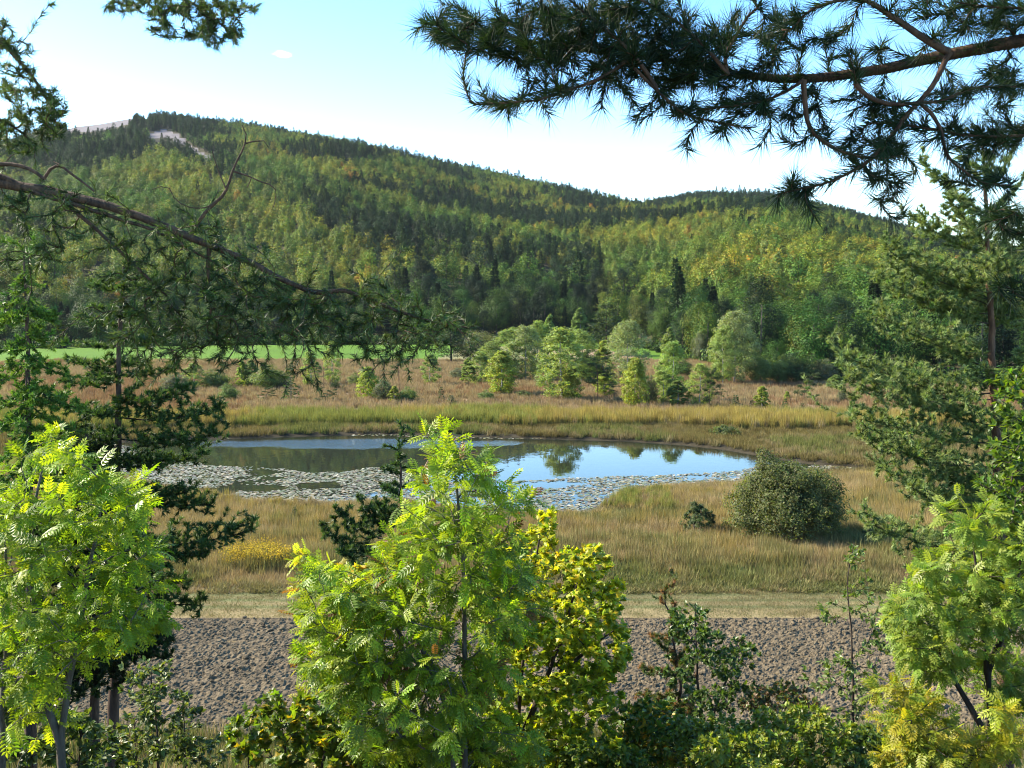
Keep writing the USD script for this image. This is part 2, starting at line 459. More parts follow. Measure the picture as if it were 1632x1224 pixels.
# ploughed field: a finely broken sheet of clods, and the mown track along its far edge
rng = np.random.default_rng(4)
gx, gy = np.arange(-29, 29.01, 0.06), np.arange(FIELD_NEAR - 1.0, FIELD_FAR, 0.05)
GX, GY = np.meshgrid(gx, gy, indexing='ij')
P = np.stack([GX, GY, 0 * GX], -1)
big0 = fbm(P * np.array([0.3, 0.4, 1]), 2, 30)
clod = fbm(P * np.array([9.0, 11.0, 1]), 3, 31)
row = noise(P * np.array([0.05, 2.6, 1]) + 0.25 * big0[..., None], 37)
big = fbm(P * np.array([0.7, 0.9, 1]), 3, 34)
lump = np.maximum(noise(P * np.array([9.0, 9.0, 1]), 35) - 0.5, 0) * 2
GZ = land(GX.ravel(), GY.ravel()).reshape(GX.shape) + 0.05 + (clod - 0.42) * 0.15 + (row - 0.5) * 0.13 + (big - 0.5) * 0.12 + lump ** 1.3 * 0.05
edge = smooth(FIELD_FAR, FIELD_FAR - 0.5, GY)
GZ = GZ * edge + (1 - edge) * 0.02
n = GX.shape[1]
i, j = np.meshgrid(np.arange(GX.shape[0] - 1), np.arange(n - 1), indexing='ij')
quads = np.stack([i * n + j, (i + 1) * n + j, (i + 1) * n + j + 1, i * n + j + 1], -1).reshape(-1, 4)
soil = np.array([.094, .075, .047]) * (0.78 + 0.44 * fbm(P * np.array([0.5, 0.7, 1]), 4, 33)).reshape(-1, 1)
obj('ploughed_field', (np.stack([GX, GY, GZ], -1).reshape(-1, 3), quads, soil), 'tilled_soil', kind='structure')


def clod_shape(seed):
    import trimesh
    m = trimesh.creation.icosphere(1, 1.0)
    v = np.array(m.vertices) * (0.65 + 0.7 * noise(np.array(m.vertices) * 1.7 + seed * 9.1, seed)[:, None]) * [1.0, 0.8, 0.62]
    return v, np.array(m.faces), np.broadcast_to(np.array([.094, .075, .047]), v.shape)


N = 26000
cx, cy = rng.uniform(-28, 28, N), rng.uniform(FIELD_NEAR - 0.5, FIELD_FAR - 0.2, N)
keep = fbm(np.stack([cx * 0.8, cy * 1.6, 0 * cx], -1), 3, 39) > 0.42
cx, cy = cx[keep], cy[keep]
ii, jj = np.clip(((cx - gx[0]) / 0.06).astype(int), 0, GX.shape[0] - 1), np.clip(((cy - gy[0]) / 0.05).astype(int), 0, GX.shape[1] - 1)
usdkit_s = rng.gamma(1.6, 0.012, len(cx)) + 0.012
instancer('soil_clods', [('clod', clod_shape(1), 'tilled_soil'), ('clod_flat', clod_shape(2), 'tilled_soil'), ('clod_lump', clod_shape(3), 'tilled_soil')],
          np.stack([cx, cy, GZ[ii, jj] + usdkit_s * 0.25], -1), rng.uniform(0, 6.28, len(cx)), usdkit_s, rng.integers(0, 3, len(cx)),
          'loose brown clods of earth strewn over the ploughed field', 'clods')

gx2, gy2 = np.arange(-60, 60.01, 0.3), np.linspace(FIELD_FAR - 0.15, TRACK_FAR + 0.8, 28)
GX2, GY2 = np.meshgrid(gx2, gy2, indexing='ij')
wob = (noise(np.stack([GX2 * 0.5, 0 * GX2, 0 * GX2], -1), 51) - 0.5) * 0.5
GY2 = GY2 + wob * smooth(FIELD_FAR + 1, TRACK_FAR, GY2)
f_ = (GY2 - FIELD_FAR) / (TRACK_FAR - FIELD_FAR)
stripe = 1 - 0.36 * (np.exp(-((f_ - 0.42) / 0.07) ** 2) + np.exp(-((f_ - 0.72) / 0.07) ** 2) + 0.9 * np.exp(-((f_ - 1.0) / 0.16) ** 2))
nz = fbm(np.stack([GX2 * 0.35, GY2 * 1.2, 0 * GX2], -1), 4, 52)
tr = (np.array([.165, .132, .066])[None, None] * (0.72 + 0.56 * nz)[..., None])
tr = tr * (1 - (1 - stripe)[..., None] * np.array([1.35, 0.75, 1.1]))
n = GX2.shape[1]
i, j = np.meshgrid(np.arange(GX2.shape[0] - 1), np.arange(n - 1), indexing='ij')
quads = np.stack([i * n + j, (i + 1) * n + j, (i + 1) * n + j + 1, i * n + j + 1], -1).reshape(-1, 4)
GZ2 = land(GX2.ravel(), GY2.ravel()).reshape(GX2.shape) + 0.03
obj('grass_track', (np.stack([GX2, GY2, GZ2], -1).reshape(-1, 3), quads, tr.reshape(-1, 3)), 'mown_grass', kind='structure')

# the pond
wx, wy = POND.buffer(0.9).exterior.xy
import trimesh
wpoly = POND.buffer(0.9)
wv, wf = trimesh.creation.triangulate_polygon(wpoly, engine='earcut')
obj('pond_water', (np.column_stack([wv, np.full(len(wv), -0.10)]), np.array(wf)), 'pond_surface', kind='structure')

# haze: one closed box of thin air round everything
hb = trimesh.creation.box(bounds=[[-3200, -900, -4.0], [3200, 3200, 420.0]])
hz = obj('haze', (np.array(hb.vertices), np.array(hb.faces)), 'air', kind='stuff')
tag(hz, 'thin bluish air over the whole valley', 'haze')

# ------------------------------------------------------------------ growing plants
DIAMOND = (np.array([[0, 0, 0], [0.5, 0.30, 0.06], [1.0, 0, 0], [0.5, -0.30, 0.06]]), np.array([[0, 1, 2], [0, 2, 3]]))
NEEDLE = (np.array([[0, 0.5, 0], [0, -0.5, 0], [1.0, 0, 0]]), np.array([[0, 1, 2]]))


def resample(pts, step, rng=None, wiggle=0.0):
    p = np.asarray(pts, float)
    seg = np.r_[0, np.cumsum(np.linalg.norm(np.diff(p, axis=0), axis=1))]
    n = max(int(np.ceil(seg[-1] / step)) + 1, 3)
    s = np.linspace(0, seg[-1], n)
    # a smooth curve through the given points
    if len(p) > 2:
        from scipy.interpolate import PchipInterpolator
        q = PchipInterpolator(seg, p)(s)
    else:
        q = np.stack([np.interp(s, seg, p[:, k]) for k in range(3)], 1)
    if rng is not None and wiggle:
        w = rng.normal(size=(n, 3)) * wiggle
        w = np.cumsum(w, 0)
        w -= np.linspace(0, 1, n)[:, None] * w[-1]
        q = q + w
    return q


class Growth:
    """A branching frame: trunks first, then limbs, then a curved branch to every target from the best place on what has grown."""

    def __init__(self, trunks, rng, step=0.12, wiggle=0.012):
        self.rng, self.step, self.wiggle = rng, step, wiggle
        self.store, self.heads = np.zeros((4096, 3)), np.zeros((4096, 3))
        self.n = 0
        self.par, self.top = [], []
        self.chains = []                                          # (node indices, first-order branch number or -1 for a trunk)
        self.n_top = 0
        for t in trunks:
            self.line(t, -1, 3 * step)
        self.n_trunk = self.n

    @property
    def pos(self):
        return self.store[: self.n]

    def add(self, q, start, top, heads):
        while self.n + len(q) > len(self.store):
            self.store, self.heads = np.vstack([self.store, 0 * self.store]), np.vstack([self.heads, 0 * self.heads])
        idx = list(range(self.n, self.n + len(q)))
        self.store[self.n: self.n + len(q)] = q
        self.heads[self.n: self.n + len(q)] = heads
        self.par += [start] + idx[:-1]
        self.top += [top] * len(q)
        self.n += len(q)
        self.chains.append((([start] if start >= 0 else []) + idx, top))

    def line(self, pts, top, near):
        q = resample(pts, self.step, self.rng, self.wiggle * 0.5)
        start = -1
        if self.n:                                                # it leaves what stands already where it starts
            d = np.linalg.norm(self.pos - q[0], axis=1)
            if d.min() < near:
                start = int(d.argmin())
                off = self.pos[start] - q[0]
                q = (q + off * np.linspace(1, 0, len(q))[:, None] ** 2)[1:]
        self.add(q, start, top, np.gradient(q, axis=0) if len(q) > 1 else np.zeros((1, 3)))

    def limb(self, pts, near=1.0):
        self.line(pts, self.n_top, near)
        self.n_top += 1
        return self

    def reach(self, targets, rise=0.25, skip=0.0, out=0.45, below=1.0):
        targets = np.asarray(targets, float)
        base = self.pos.copy()
        d0 = np.array([np.linalg.norm(base - t, axis=1).min() for t in targets])
        for k in np.argsort(d0):
            t = targets[k]
            pos = self.pos
            d = t - pos
            L = np.linalg.norm(d, axis=1) + 1e-6
            cost = L * (1 + below * np.maximum(0, rise - d[:, 2] / L))
            if skip:
                cost[: int(skip * self.n_trunk)] += 100
            a = int(cost.argmin())
            L = L[a]
            if L < self.step * 0.7:
                continue
            p0 = pos[a].copy()
            ctrl = p0 + unit(self.heads[a]) * L * out * 0.5 + (t - p0) * 0.30 + np.array([0, 0, rise * 0.12 * L])
            s = np.linspace(0, 1, max(int(np.ceil(L / self.step)) + 1, 3))[1:, None]
            q = (1 - s) ** 2 * p0 + 2 * s * (1 - s) * ctrl + s ** 2 * t + self.rng.normal(size=(len(s), 3)) * self.wiggle
            top = self.top[a]
            if top < 0:
                top = self.n_top
                self.n_top += 1
            self.add(q, a, top, np.diff(np.vstack([p0, q]), axis=0))
        return self

    def radii(self, tip, base, power=0.5, trunk_taper=None):
        n = self.n
        load = np.zeros(n)
        kids = np.zeros(n, int)
        for k, p in enumerate(self.par):
            if p >= 0:
                kids[p] += 1
        for k in range(n - 1, -1, -1):
            load[k] += 1.0 if kids[k] == 0 else 0.012
            if self.par[k] >= 0 and self.par[k] < k:
                load[self.par[k]] += load[k]
        r = tip * np.maximum(load, 1) ** power
        r *= min(1.0, base / r.max())
        self.r = np.maximum(r, tip)
        if trunk_taper is not None:
            for idx, top in self.chains:
                if top < 0:
                    idx = [i for i in idx if i < self.n_trunk]
                    self.r[idx] = np.maximum(self.r[idx], np.linspace(trunk_taper[0], trunk_taper[1], len(idx)))
        return self

    def wood(self, top, sides=5):
        out = []
        for idx, t in self.chains:
            if t == top:
                r = self.r[idx].copy()
                if len(r) > 1:
                    r[0] = min(r[0], r[1] * 1.35)
                out.append(tube(self.pos[idx], r, sides))
        return join(out)

    def twigs(self, part=0.6, every=1):
        """Points and directions along the outer part of every chain that is not a trunk."""
        P, D, T = [], [], []
        pos = np.array(self.pos)
        for idx, t in self.chains:
            if t < 0:
                continue
            q = pos[idx]
            k0 = max(1, int(len(idx) * (1 - part)))
            for k in range(k0, len(idx), every):
                P.append(q[k])
                D.append(q[k] - q[k - 1])
                T.append(t)
        return np.array(P), unit(np.array(D)), np.array(T)

    def emit(self, o, trunk_mat, branch_mat, most=30, sides=6, branch_sides=5, name='branch'):
        obj('trunk', self.wood(-1, sides), trunk_mat, o)
        size = {}
        for idx, t in self.chains:
            if t >= 0:
                size[t] = size.get(t, 0) + len(idx)
        order = sorted(size, key=lambda t: -size[t])
        prim = {}
        for t in order[:most]:
            prim[t] = obj(name, self.wood(t, branch_sides), branch_mat, o)
        rest = [self.wood(t, 4) for t in order[most:]]
        if rest:
            obj('twigs', join(rest), branch_mat, o, kind='stuff')
        return prim


def tints(rng, n, base, spread=0.22, alt=None, share=0.0, hue=0.08):
    c = np.array(base, float)[None] * (1 + spread * rng.normal(size=(n, 1))) * (1 + hue * rng.normal(size=(n, 3)))
    if alt is not None and share > 0:
        m = rng.random(n) < share
        c[m] = np.array(alt)[rng.integers(0, len(alt), m.sum())] * (1 + 0.12 * rng.normal(size=(m.sum(), 1)))
    return np.clip(c, 0.004, 0.9)


def clump_cloud(rng, centres, size, per, leaf, base, middle, template=DIAMOND, flat=1.0, spread=0.22, alt=None, share=0.0, outward=0.8, up=0.35, thin=1.0, loose=0.55):
    """Leaves in loose clumps round the centres, facing outwards from the middle of the crown."""
    n = len(centres) * per
    C = np.repeat(centres, per, 0)
    sz = np.repeat(np.broadcast_to(size, len(centres)), per)
    off = rand_dirs(rng, n) * (rng.random(n) ** 0.45)[:, None] * sz[:, None] * np.array([1, 1, flat])
    P = C + off
    N = unit(unit(off) * 0.6 + unit(P - middle) * outward + np.array([0, 0, up]) + rng.normal(size=(n, 3)) * loose)
    X = np.cross(N, rand_dirs(rng, n))
    shade = np.repeat(1 + 0.16 * rng.normal(size=len(centres)), per)[:, None]
    S = leaf * rng.uniform(0.7, 1.3, n)
    S = np.stack([S, S * thin, S], 1)
    return scatter(template, P - unit(X) * S[:, :1] / 2, X, N, S, tints(rng, n, base, spread, alt, share) * shade)


def round_crown(rng, H, W, z0, n, per, leaf, base, top_heavy=0.55, lumps=0.3, flat=0.8, clump=0.17, **kw):
    """A rounded uneven crown between z0 and H, W wide."""
    d = rand_dirs(rng, n)
    rad = rng.random(n) ** 0.38
    zc, hz = z0 + (H - z0) * (1 - top_heavy) , 0
    lump = 1 + lumps * (noise(d * 2.1 + rng.uniform(0, 50), 5) - 0.5) * 2
    z = d[:, 2] * rad * lump
    hz = np.where(z > 0, H - zc, zc - z0)
    c = np.stack([d[:, 0] * rad * lump * W / 2, d[:, 1] * rad * lump * W / 2, zc + z * hz], 1)
    return clump_cloud(rng, c, clump * W * rng.uniform(0.7, 1.3, n), per, leaf, base, np.array([0, 0, zc]), flat=flat, **kw)


def spire_crown(rng, H, W, z0, n, per, leaf, base, belly=0.35, tip=0.08, clump=0.16, **kw):
    """A tall narrow crown (birch, poplar): fullest at the height BELLY, drawn out to the top."""
    t = rng.random(n) ** 0.85
    prof = np.where(t < belly, 0.55 + 0.45 * np.sin(t / belly * np.pi / 2), tip + (1 - tip) * np.cos((t - belly) / (1 - belly) * np.pi / 2) ** 0.8)
    a = rng.uniform(0, 2 * np.pi, n)
    lump = 0.8 + 0.5 * noise(np.stack([np.cos(a) * 1.3, np.sin(a) * 1.3, t * 5], 1) + rng.uniform(0, 50), 7)
    r = prof * W / 2 * lump * rng.random(n) ** 0.4
    c = np.stack([np.cos(a) * r, np.sin(a) * r, z0 + t * (H - z0)], 1)
    return clump_cloud(rng, c, clump * W * rng.uniform(0.7, 1.3, n), per, leaf, base, np.array([0, 0, z0 + 0.35 * (H - z0)]), **kw)


def conifer_crown(rng, H, W, z0, whorls, arms, per, base, leaf, droop=0.15, power=0.9, needle_thin=0.35, spread=0.2):
    """Whorls of arms, each a flat spray that points outwards."""
    P, X, N = [], [], []
    for k in range(whorls):
        t = (k + rng.uniform(0, 0.6)) / whorls
        L = W / 2 * (1 - t) ** power * rng.uniform(0.75, 1.15) + 0.02 * W
        m = max(3, int(arms * (1 - 0.5 * t)))
        for a in rng.uniform(0, 6.28) + np.arange(m) * 6.283 / m + rng.normal(size=m) * 0.25:
            la = L * rng.uniform(0.65, 1.15)
            d = np.array([np.cos(a), np.sin(a), 0])
            s = rng.random(per) ** 0.7
            side = rng.normal(size=per) * 0.16 * la * (1.1 - 0.6 * s)
            z = z0 + t * (H - z0) - droop * la * s + 0.10 * la * s ** 2 + rng.normal(size=per) * 0.03 * W
            perp = np.array([-np.sin(a), np.cos(a), 0])
            P.append(d * (s * la)[:, None] + perp * side[:, None] + np.array([0, 0, 1]) * z[:, None])
            X.append(d[None] + perp * np.sign(side)[:, None] * rng.uniform(0.2, 0.9, per)[:, None] + np.array([0, 0, 0.25]) * rng.normal(size=(per, 1)))
            N.append(np.array([0, 0, 1.0]) + rng.normal(size=(per, 3)) * 0.45 + d * 0.4)
    P, X, N = np.vstack(P), np.vstack(X), np.vstack(N)
    S = leaf * rng.uniform(0.7, 1.3, len(P))
    return scatter(DIAMOND, P, X, N, np.stack([S, S * needle_thin / 0.35, S], 1), tints(rng, len(P), base, spread))


def pole(rng, H, r0, r1, lean=0.02, sides=6, n=7):
    z = np.linspace(-0.3, H, n)
    w = np.cumsum(rng.normal(size=(n, 2)) * lean * H / n, 0)
    return tube(np.column_stack([w, z]), np.linspace(r0, r1, n), sides)


# ------------------------------------------------------------------ the wood on the hillside
DECID, DECID2, DARK, YELLOW, ORANGE, ASPEN, PINE = (.058, .108, .016), (.105, .15, .02), (.020, .040, .014), (.23, .20, .022), (.30, .14, .022), (.13, .17, .045), (.020, .038, .015)


def far_tree(kind, rng, n, per, leaf):
    crowns = dict(loose=0.25, up=0.55)
    if kind == 'round':
        return round_crown(rng, 10, 7.0, 1.2, n, per, leaf, DECID, alt=[DECID2], share=0.3, **crowns)
    if kind == 'light':
        return round_crown(rng, 10, 6.2, 1.0, n, per, leaf, DECID2, alt=[YELLOW], share=0.25, **crowns)
    if kind == 'yellow':
        return round_crown(rng, 9, 6.0, 1.0, n, per, leaf, YELLOW, alt=[DECID2], share=0.35, **crowns)
    if kind == 'orange':
        return round_crown(rng, 8, 5.5, 1.0, n, per, leaf, ORANGE, alt=[YELLOW], share=0.4, **crowns)
    if kind == 'slim':
        return spire_crown(rng, 11, 4.4, 0.8, n, per, leaf, ASPEN, alt=[YELLOW], share=0.1, **crowns)
    if kind == 'spruce':
        return conifer_crown(rng, 12, 5.0, 0.8, 20, 9, max(3, n * per // 120), (.03, .055, .018), leaf * 1.3, 0.25, spread=0.25)
    if kind == 'pine':
        a = spire_crown(rng, 11, 5.6, 1.6, n, per, leaf, PINE, belly=0.45, tip=0.25, clump=0.14, thin=0.75, **crowns)
        return a


KINDS = ['round', 'light', 'yellow', 'orange', 'slim', 'spruce', 'pine']
rng = np.random.default_rng(11)
protos, proto_kind = [], []
for k, kind in enumerate(KINDS):
    for v in range(2):
        crown = far_tree(kind, rng, 75, 20, 0.48)
        stem = pole(rng, 7, 0.2, 0.08, sides=4, n=3)
        protos.append((f'{kind}_tree_{v + 1}', (*join([(crown[0], crown[1], crown[2]), (stem[0], stem[1], np.broadcast_to(np.array([.07, .055, .04]), stem[0].shape))])[:3],), 'far_foliage'))
        proto_kind.append(k)


def species(x, y, z, th, q, rng):
    """Which kind of tree grows where: pines and spruces on the ridges, lighter and yellowing broadleaf on the flanks."""
    u = 816 + FPX * np.tan(th)
    v = 612 - FPX * ((z - EYE) / np.hypot(x, y) + math.tan(PITCH))
    p = np.stack([x / 75, y / 75, 0 * x], -1)
    con = (fbm(p, 3, 61) - 0.5) * 13 + rng.normal(size=len(x)) * 0.8
    hue = (fbm(p * 1.3 + 30, 3, 62) - 0.5) * 11 + rng.normal(size=len(x)) * 0.9
    con += 4.5 * smooth(420, 300, u) * smooth(320, 265, v) + 1.4 * smooth(0.72, 0.95, q) - 0.8 * smooth(0.6, 0.3, q) * smooth(0.05, 0.15, q)
    con += 2.4 * np.exp(-((v - (290 + (u - 330) * 0.27)) / 24) ** 2) * smooth(300, 380, u) * smooth(760, 660, u)
    con -= 5.0 * np.exp(-((u - 265) / 60) ** 2 - ((v - 285) / 32) ** 2) + 2.2 * np.exp(-((u - 420) / 60) ** 2 - ((v - 320) / 35) ** 2)
    con += 1.3 * smooth(1100, 1180, u) * smooth(400, 360, v)
    hue += 1.6 * np.exp(-((v - (330 + 0.16 * (u - 600))) / 55) ** 2) * smooth(480, 620, u) - 2.0 * smooth(0.72, 0.95, q) + 1.0 * np.exp(-((u - 265) / 70) ** 2 - ((v - 300) / 40) ** 2)
    hue += 0.9 * np.exp(-((u - 1200) / 160) ** 2 - ((v - 425) / 40) ** 2) + 1.2 * np.exp(-((u - 170) / 60) ** 2 - ((v - 440) / 60) ** 2)
    r = rng.random(len(x))
    k = np.zeros(len(x), int)
    k[hue > 0.2] = 1
    k[(hue > 1.5) & (r < 0.5)] = 2
    k[(hue > 2.0) & (r < 0.10)] = 3
    k[(np.abs(hue) < 1.2) & (r > 0.72)] = 4
    k[con > 0.6] = np.where(r[con > 0.6] < 0.45, 5, 6)
    return k


r_, t_ = [], []
for rr in np.arange(155, 1900, 5.1):
    m = int(rr * 1.14 / 5.6)
    t_.append(np.linspace(-0.57, 0.57, m) + rng.normal(size=m) * 1.6 / rr)
    r_.append(rr + rng.normal(size=m) * 1.7)
r_, t_ = np.concatenate(r_), np.concatenate(t_)
x_, y_ = r_ * np.sin(t_), r_ * np.cos(t_)
r0_ = forest_edge(t_)
RA = np.interp(t_, [-0.6, -0.35, 0.14, 0.3], [1250, 1300, 1080, 980])
edge_wob = (noise(np.stack([t_ * 60, 0 * t_, 0 * t_], -1), 63) - 0.5) * 16
z_ = land(x_, y_)
# keep what can be seen: trees whose tops clear everything nearer in their direction
el = (z_ + 11 - EYE) / r_
order = np.argsort(r_)
bins = np.clip(((t_ + 0.6) * 700).astype(int), 0, 900)
horizon, seen = np.full(901, -9.0), np.zeros(len(r_), bool)
for k in order:
    e = el[k]
    b = bins[k]
    seen[k] = e > horizon[b] - 0.010
    horizon[b] = max(horizon[b], e - 8.0 / r_[k])
rock = rock_mask(x_, y_, z_)
for up in (2.0, 4.5, 7.0):                                            # no tall tree covers the bare rock
    rock |= rock_mask(x_, y_, z_ + up)
keep = (r_ > r0_ + 3 + edge_wob * 0.4) & seen & ~rock
x_, y_, z_, r_, t_, r0_, RA = (a[keep] for a in (x_, y_, z_, r_, t_, r0_, RA))
q_ = np.clip((r_ - r0_) / (RA - r0_), 0, 1.0)
kind_ = species(x_, y_, z_, t_, q_, rng)
u_ = 816 + FPX * np.tan(t_)
edge_zone = (r_ < r0_ + np.interp(u_, [500, 720], [46, 95]))
# the front of the wood: deep green trees, with pines between them
r1 = rng.random(len(r_))
thin_ = (r_ < r0_ + 260) & (rng.random(len(r_)) < 0.38 * smooth(330, 120, r_ - r0_))
size_gain = 1 + 0.12 * smooth(300, 100, r_ - r0_)
kind_[edge_zone] = np.where(r1[edge_zone] < 0.52, 0, np.where(r1[edge_zone] < 0.64, 1, np.where(r1[edge_zone] < 0.84, 6, 5)))
size_ = rng.uniform(0.55, 1.0, len(r_)) * rng.uniform(0.85, 1.4, len(r_)) * np.interp(q_, [0, 0.1, 0.5, 1.0], [1.1, 0.95, 0.88, 0.78])
size_[edge_zone & (u_ > 640)] *= np.interp(u_[edge_zone & (u_ > 640)], [700, 1000, 1150], [1.25, 1.2, 0.95])
# the 300 that show largest stand as trees of their own
score = size_ / r_ * (1.0 - 0.3 * (np.abs(t_) > 0.49))
size_ = size_ * size_gain
score = np.where(thin_, 0, score)
single = np.zeros(len(r_), bool)
single[np.argsort(-score * (r_ < r0_ + 60))[:300]] = True
WOOD_LABEL = {0: ('rounded deep green broadleaf tree in the dark front of the wood behind the meadow', 'broadleaf tree'), 1: ('rounded lighter green broadleaf tree in the front of the wood behind the meadow', 'broadleaf tree'),
              2: ('yellowing broadleaf tree in the wood behind the meadow', 'broadleaf tree'), 3: ('orange autumn tree in the wood behind the meadow', 'broadleaf tree'),
              4: ('slim pale green tree in the wood behind the meadow', 'broadleaf tree'), 5: ('pointed dark spruce in the front of the wood behind the meadow', 'spruce'), 6: ('dark bushy pine in the front of the wood behind the meadow', 'pine')}
WOOD_LOOK = ['deep green broadleaf', 'light green broadleaf', 'yellowing broadleaf', 'orange broadleaf', 'slim pale tree', 'pointed spruce', 'bushy dark pine']
PLACES = [(90, 'behind the left edge larch'), (250, 'behind the slender left pine'), (450, 'under the drooping bough'), (700, 'behind the green field'), (790, 'behind the field pine'), (930, 'behind the big birch clump'),
          (1040, 'behind the gnarled pine'), (1110, 'behind the two tiered birch'), (1230, 'behind the tall silvery birch'), (1345, 'behind the dark willow bushes'), (1460, 'behind the big pine tips'), (9999, 'behind the big right hand pine')]
WOOD_NAME = ['broadleaf_tree', 'broadleaf_tree', 'broadleaf_tree', 'broadleaf_tree', 'slim_tree', 'spruce_tree', 'pine_tree']
wood = {}
for k, kind in enumerate(KINDS):
    for v in range(3 if k in (0, 5, 6) else 2):
        o = thing(f'{kind}_wood_tree_{v}', None, None, path=f'/World/prototypes/{kind}_wood_tree_{v}')
        crown = far_tree(kind, rng, 150, 42, 0.27)
        if k in (0, 1, 5, 6):
            crown = (crown[0], crown[1], crown[2] * np.array([0.50, 0.62, 0.6]))
        obj('trunk', pole(rng, 8, 0.2, 0.06, sides=5, n=5), 'far_bark', o)
        obj('crown', crown, 'far_foliage', o)
        wood.setdefault(k, []).append(o)
BRIGHT = int(np.argmin(np.where(single, np.abs(u_ - 1345) + 0.1 * np.abs(r_ - r0_ - 8), 1e9)))
for i in np.nonzero(single)[0]:
    k = int(kind_[i])
    cat, where = WOOD_LABEL[k][1], next(w for lim, w in PLACES if u_[i] < lim)
    gap = r_[i] - r0_[i]
    row = 'front row' if gap < 14 else 'second row' if gap < 30 else 'back rows'
    big = 'big' if size_[i] > np.median(size_[single]) * 1.12 else 'small' if size_[i] < np.median(size_[single]) * 0.85 else 'middling'
    copy_of(wood[k][i % len(wood[k])], WOOD_NAME[k], f'{big} {WOOD_LOOK[k]}, {row} of the wood, {where}', cat, (x_[i], y_[i], z_[i] - 0.2), rng.uniform(0, 360),
            (size_[i] * rng.uniform(0.92, 1.15),) * 2 + (size_[i] * rng.uniform(0.95, 1.15),), 'trees of the wood behind the meadow: ' + WOOD_LOOK[k])
rest = ~single & ~thin_
pk = np.array([[i for i, q in enumerate(proto_kind) if q == k] for k in range(len(KINDS))])
idx = pk[kind_, rng.integers(0, 2, len(kind_))]
sc = np.stack([size_ * rng.uniform(0.85, 1.2, len(r_))] * 2 + [size_ * rng.uniform(0.85, 1.2, len(r_))], 1)
instancer('hillside_wood', protos, np.stack([x_, y_, z_ - 0.3], 1)[rest], rng.uniform(0, 6.28, rest.sum()), sc[rest], idx[rest],
          'mixed green and yellowing woodland covering the hillside up to the skyline', 'woodland')

# low growth along the foot of the wood
n = 700
tt = rng.uniform(-0.5, 0.52, n)
rr = forest_edge(tt) + rng.normal(size=n) * 3.0 - 0.5
gx_, gy_ = rr * np.sin(tt), rr * np.cos(tt)
under = [('bush_round', round_crown(rng, 2.6, 3.2, 0.0, 24, 12, 0.45, DARK, alt=[DECID], share=0.3), 'far_foliage'), ('bush_pale', round_crown(rng, 2.2, 2.6, 0.0, 22, 12, 0.4, DECID, alt=[DECID2], share=0.4), 'far_foliage')]
instancer('woodland_undergrowth', under, np.stack([gx_, gy_, land(gx_, gy_) - 0.1], 1), rng.uniform(0, 6.28, n), rng.uniform(0.6, 1.5, n), rng.integers(0, 2, n), 'low dark bushes along the foot of the wood', 'undergrowth')

# ------------------------------------------------------------------ grasses, reeds, lily pads
def tuft(rng, n, h, spread, w, base, tip, lean=0.35, bend=0.5):
    """Blades of two segments, each tapering to a point."""
    T = (np.array([[0, 0.5, 0], [0, -0.5, 0], [0.6, 0.35, 0.0], [0.6, -0.35, 0.0], [1.0, 0, -0.22 * bend]]), np.array([[0, 1, 3], [0, 3, 2], [2, 3, 4]]))
    a, r = rng.uniform(0, 6.28, n), spread * rng.random(n) ** 0.6
    P = np.stack([np.cos(a) * r, np.sin(a) * r, np.zeros(n) - 0.02], 1)
    b = rng.uniform(0, 6.28, n)
    X = np.stack([np.cos(b), np.sin(b), np.zeros(n)], 1) * rng.uniform(0.05, lean, n)[:, None] + np.array([0, 0, 1.0])
    N = np.stack([np.cos(b), np.sin(b), np.full(n, 0.2)], 1)
    H = h * rng.uniform(0.6, 1.15, n)
    v, f, t = scatter(T, P, X, N, np.stack([H, np.full(n, w), H], 1), np.zeros((n, 3)))
    g = np.tile(np.array([0, 0, 0.6, 0.6, 1.0]), n)[:, None]
    c = (np.array(base) * (1 - g) + np.array(tip) * g) * np.repeat(1 + 0.2 * rng.normal(size=n), 5)[:, None]
    return v, f, np.clip(c, 0.01, 0.9)


def outside_pond(x, y, d=-0.15):
    return pond_depth(x, y) < d


rng = np.random.default_rng(21)
BROWN, TAN, GOLD, OLIVE, GREEN, PINK = (.195, .145, .066), (.29, .225, .12), (.28, .20, .06), (.14, .13, .05), (.085, .115, .034), (.27, .20, .112)


def field_of(name, protos, n, box, choose, label, cat, scale=(0.7, 1.25), keep=None, zs=None):
    x, y = rng.uniform(box[0], box[1], n), rng.uniform(box[2], box[3], n)
    m = (np.abs(x) < y * 0.60 + 3) & outside_pond(x, y)
    if keep is not None:
        m &= keep(x, y)
    x, y = x[m], y[m]
    idx = choose(x, y)
    s = rng.uniform(*scale, len(x))
    S = np.stack([s, s, s * (zs(x, y) if zs else 1.0)], 1)
    return instancer(name, protos, np.stack([x, y, land(x, y)], 1), rng.uniform(0, 6.28, len(x)), S, idx, label, cat)


def by_noise(weights, scale=0.12, seed=71, jitter=0.16):
    """Proto numbers that come in patches."""
    w = np.cumsum(weights) / np.sum(weights)

    def f(x, y):
        v = fbm(np.stack([x * scale, y * scale, 0 * x], -1), 3, seed)
        v = np.argsort(np.argsort(v)) / max(len(v), 1) + rng.normal(size=len(x)) * jitter
        return np.clip(np.searchsorted(w, np.clip(v, 0, 0.999)), 0, len(weights) - 1)
    return f


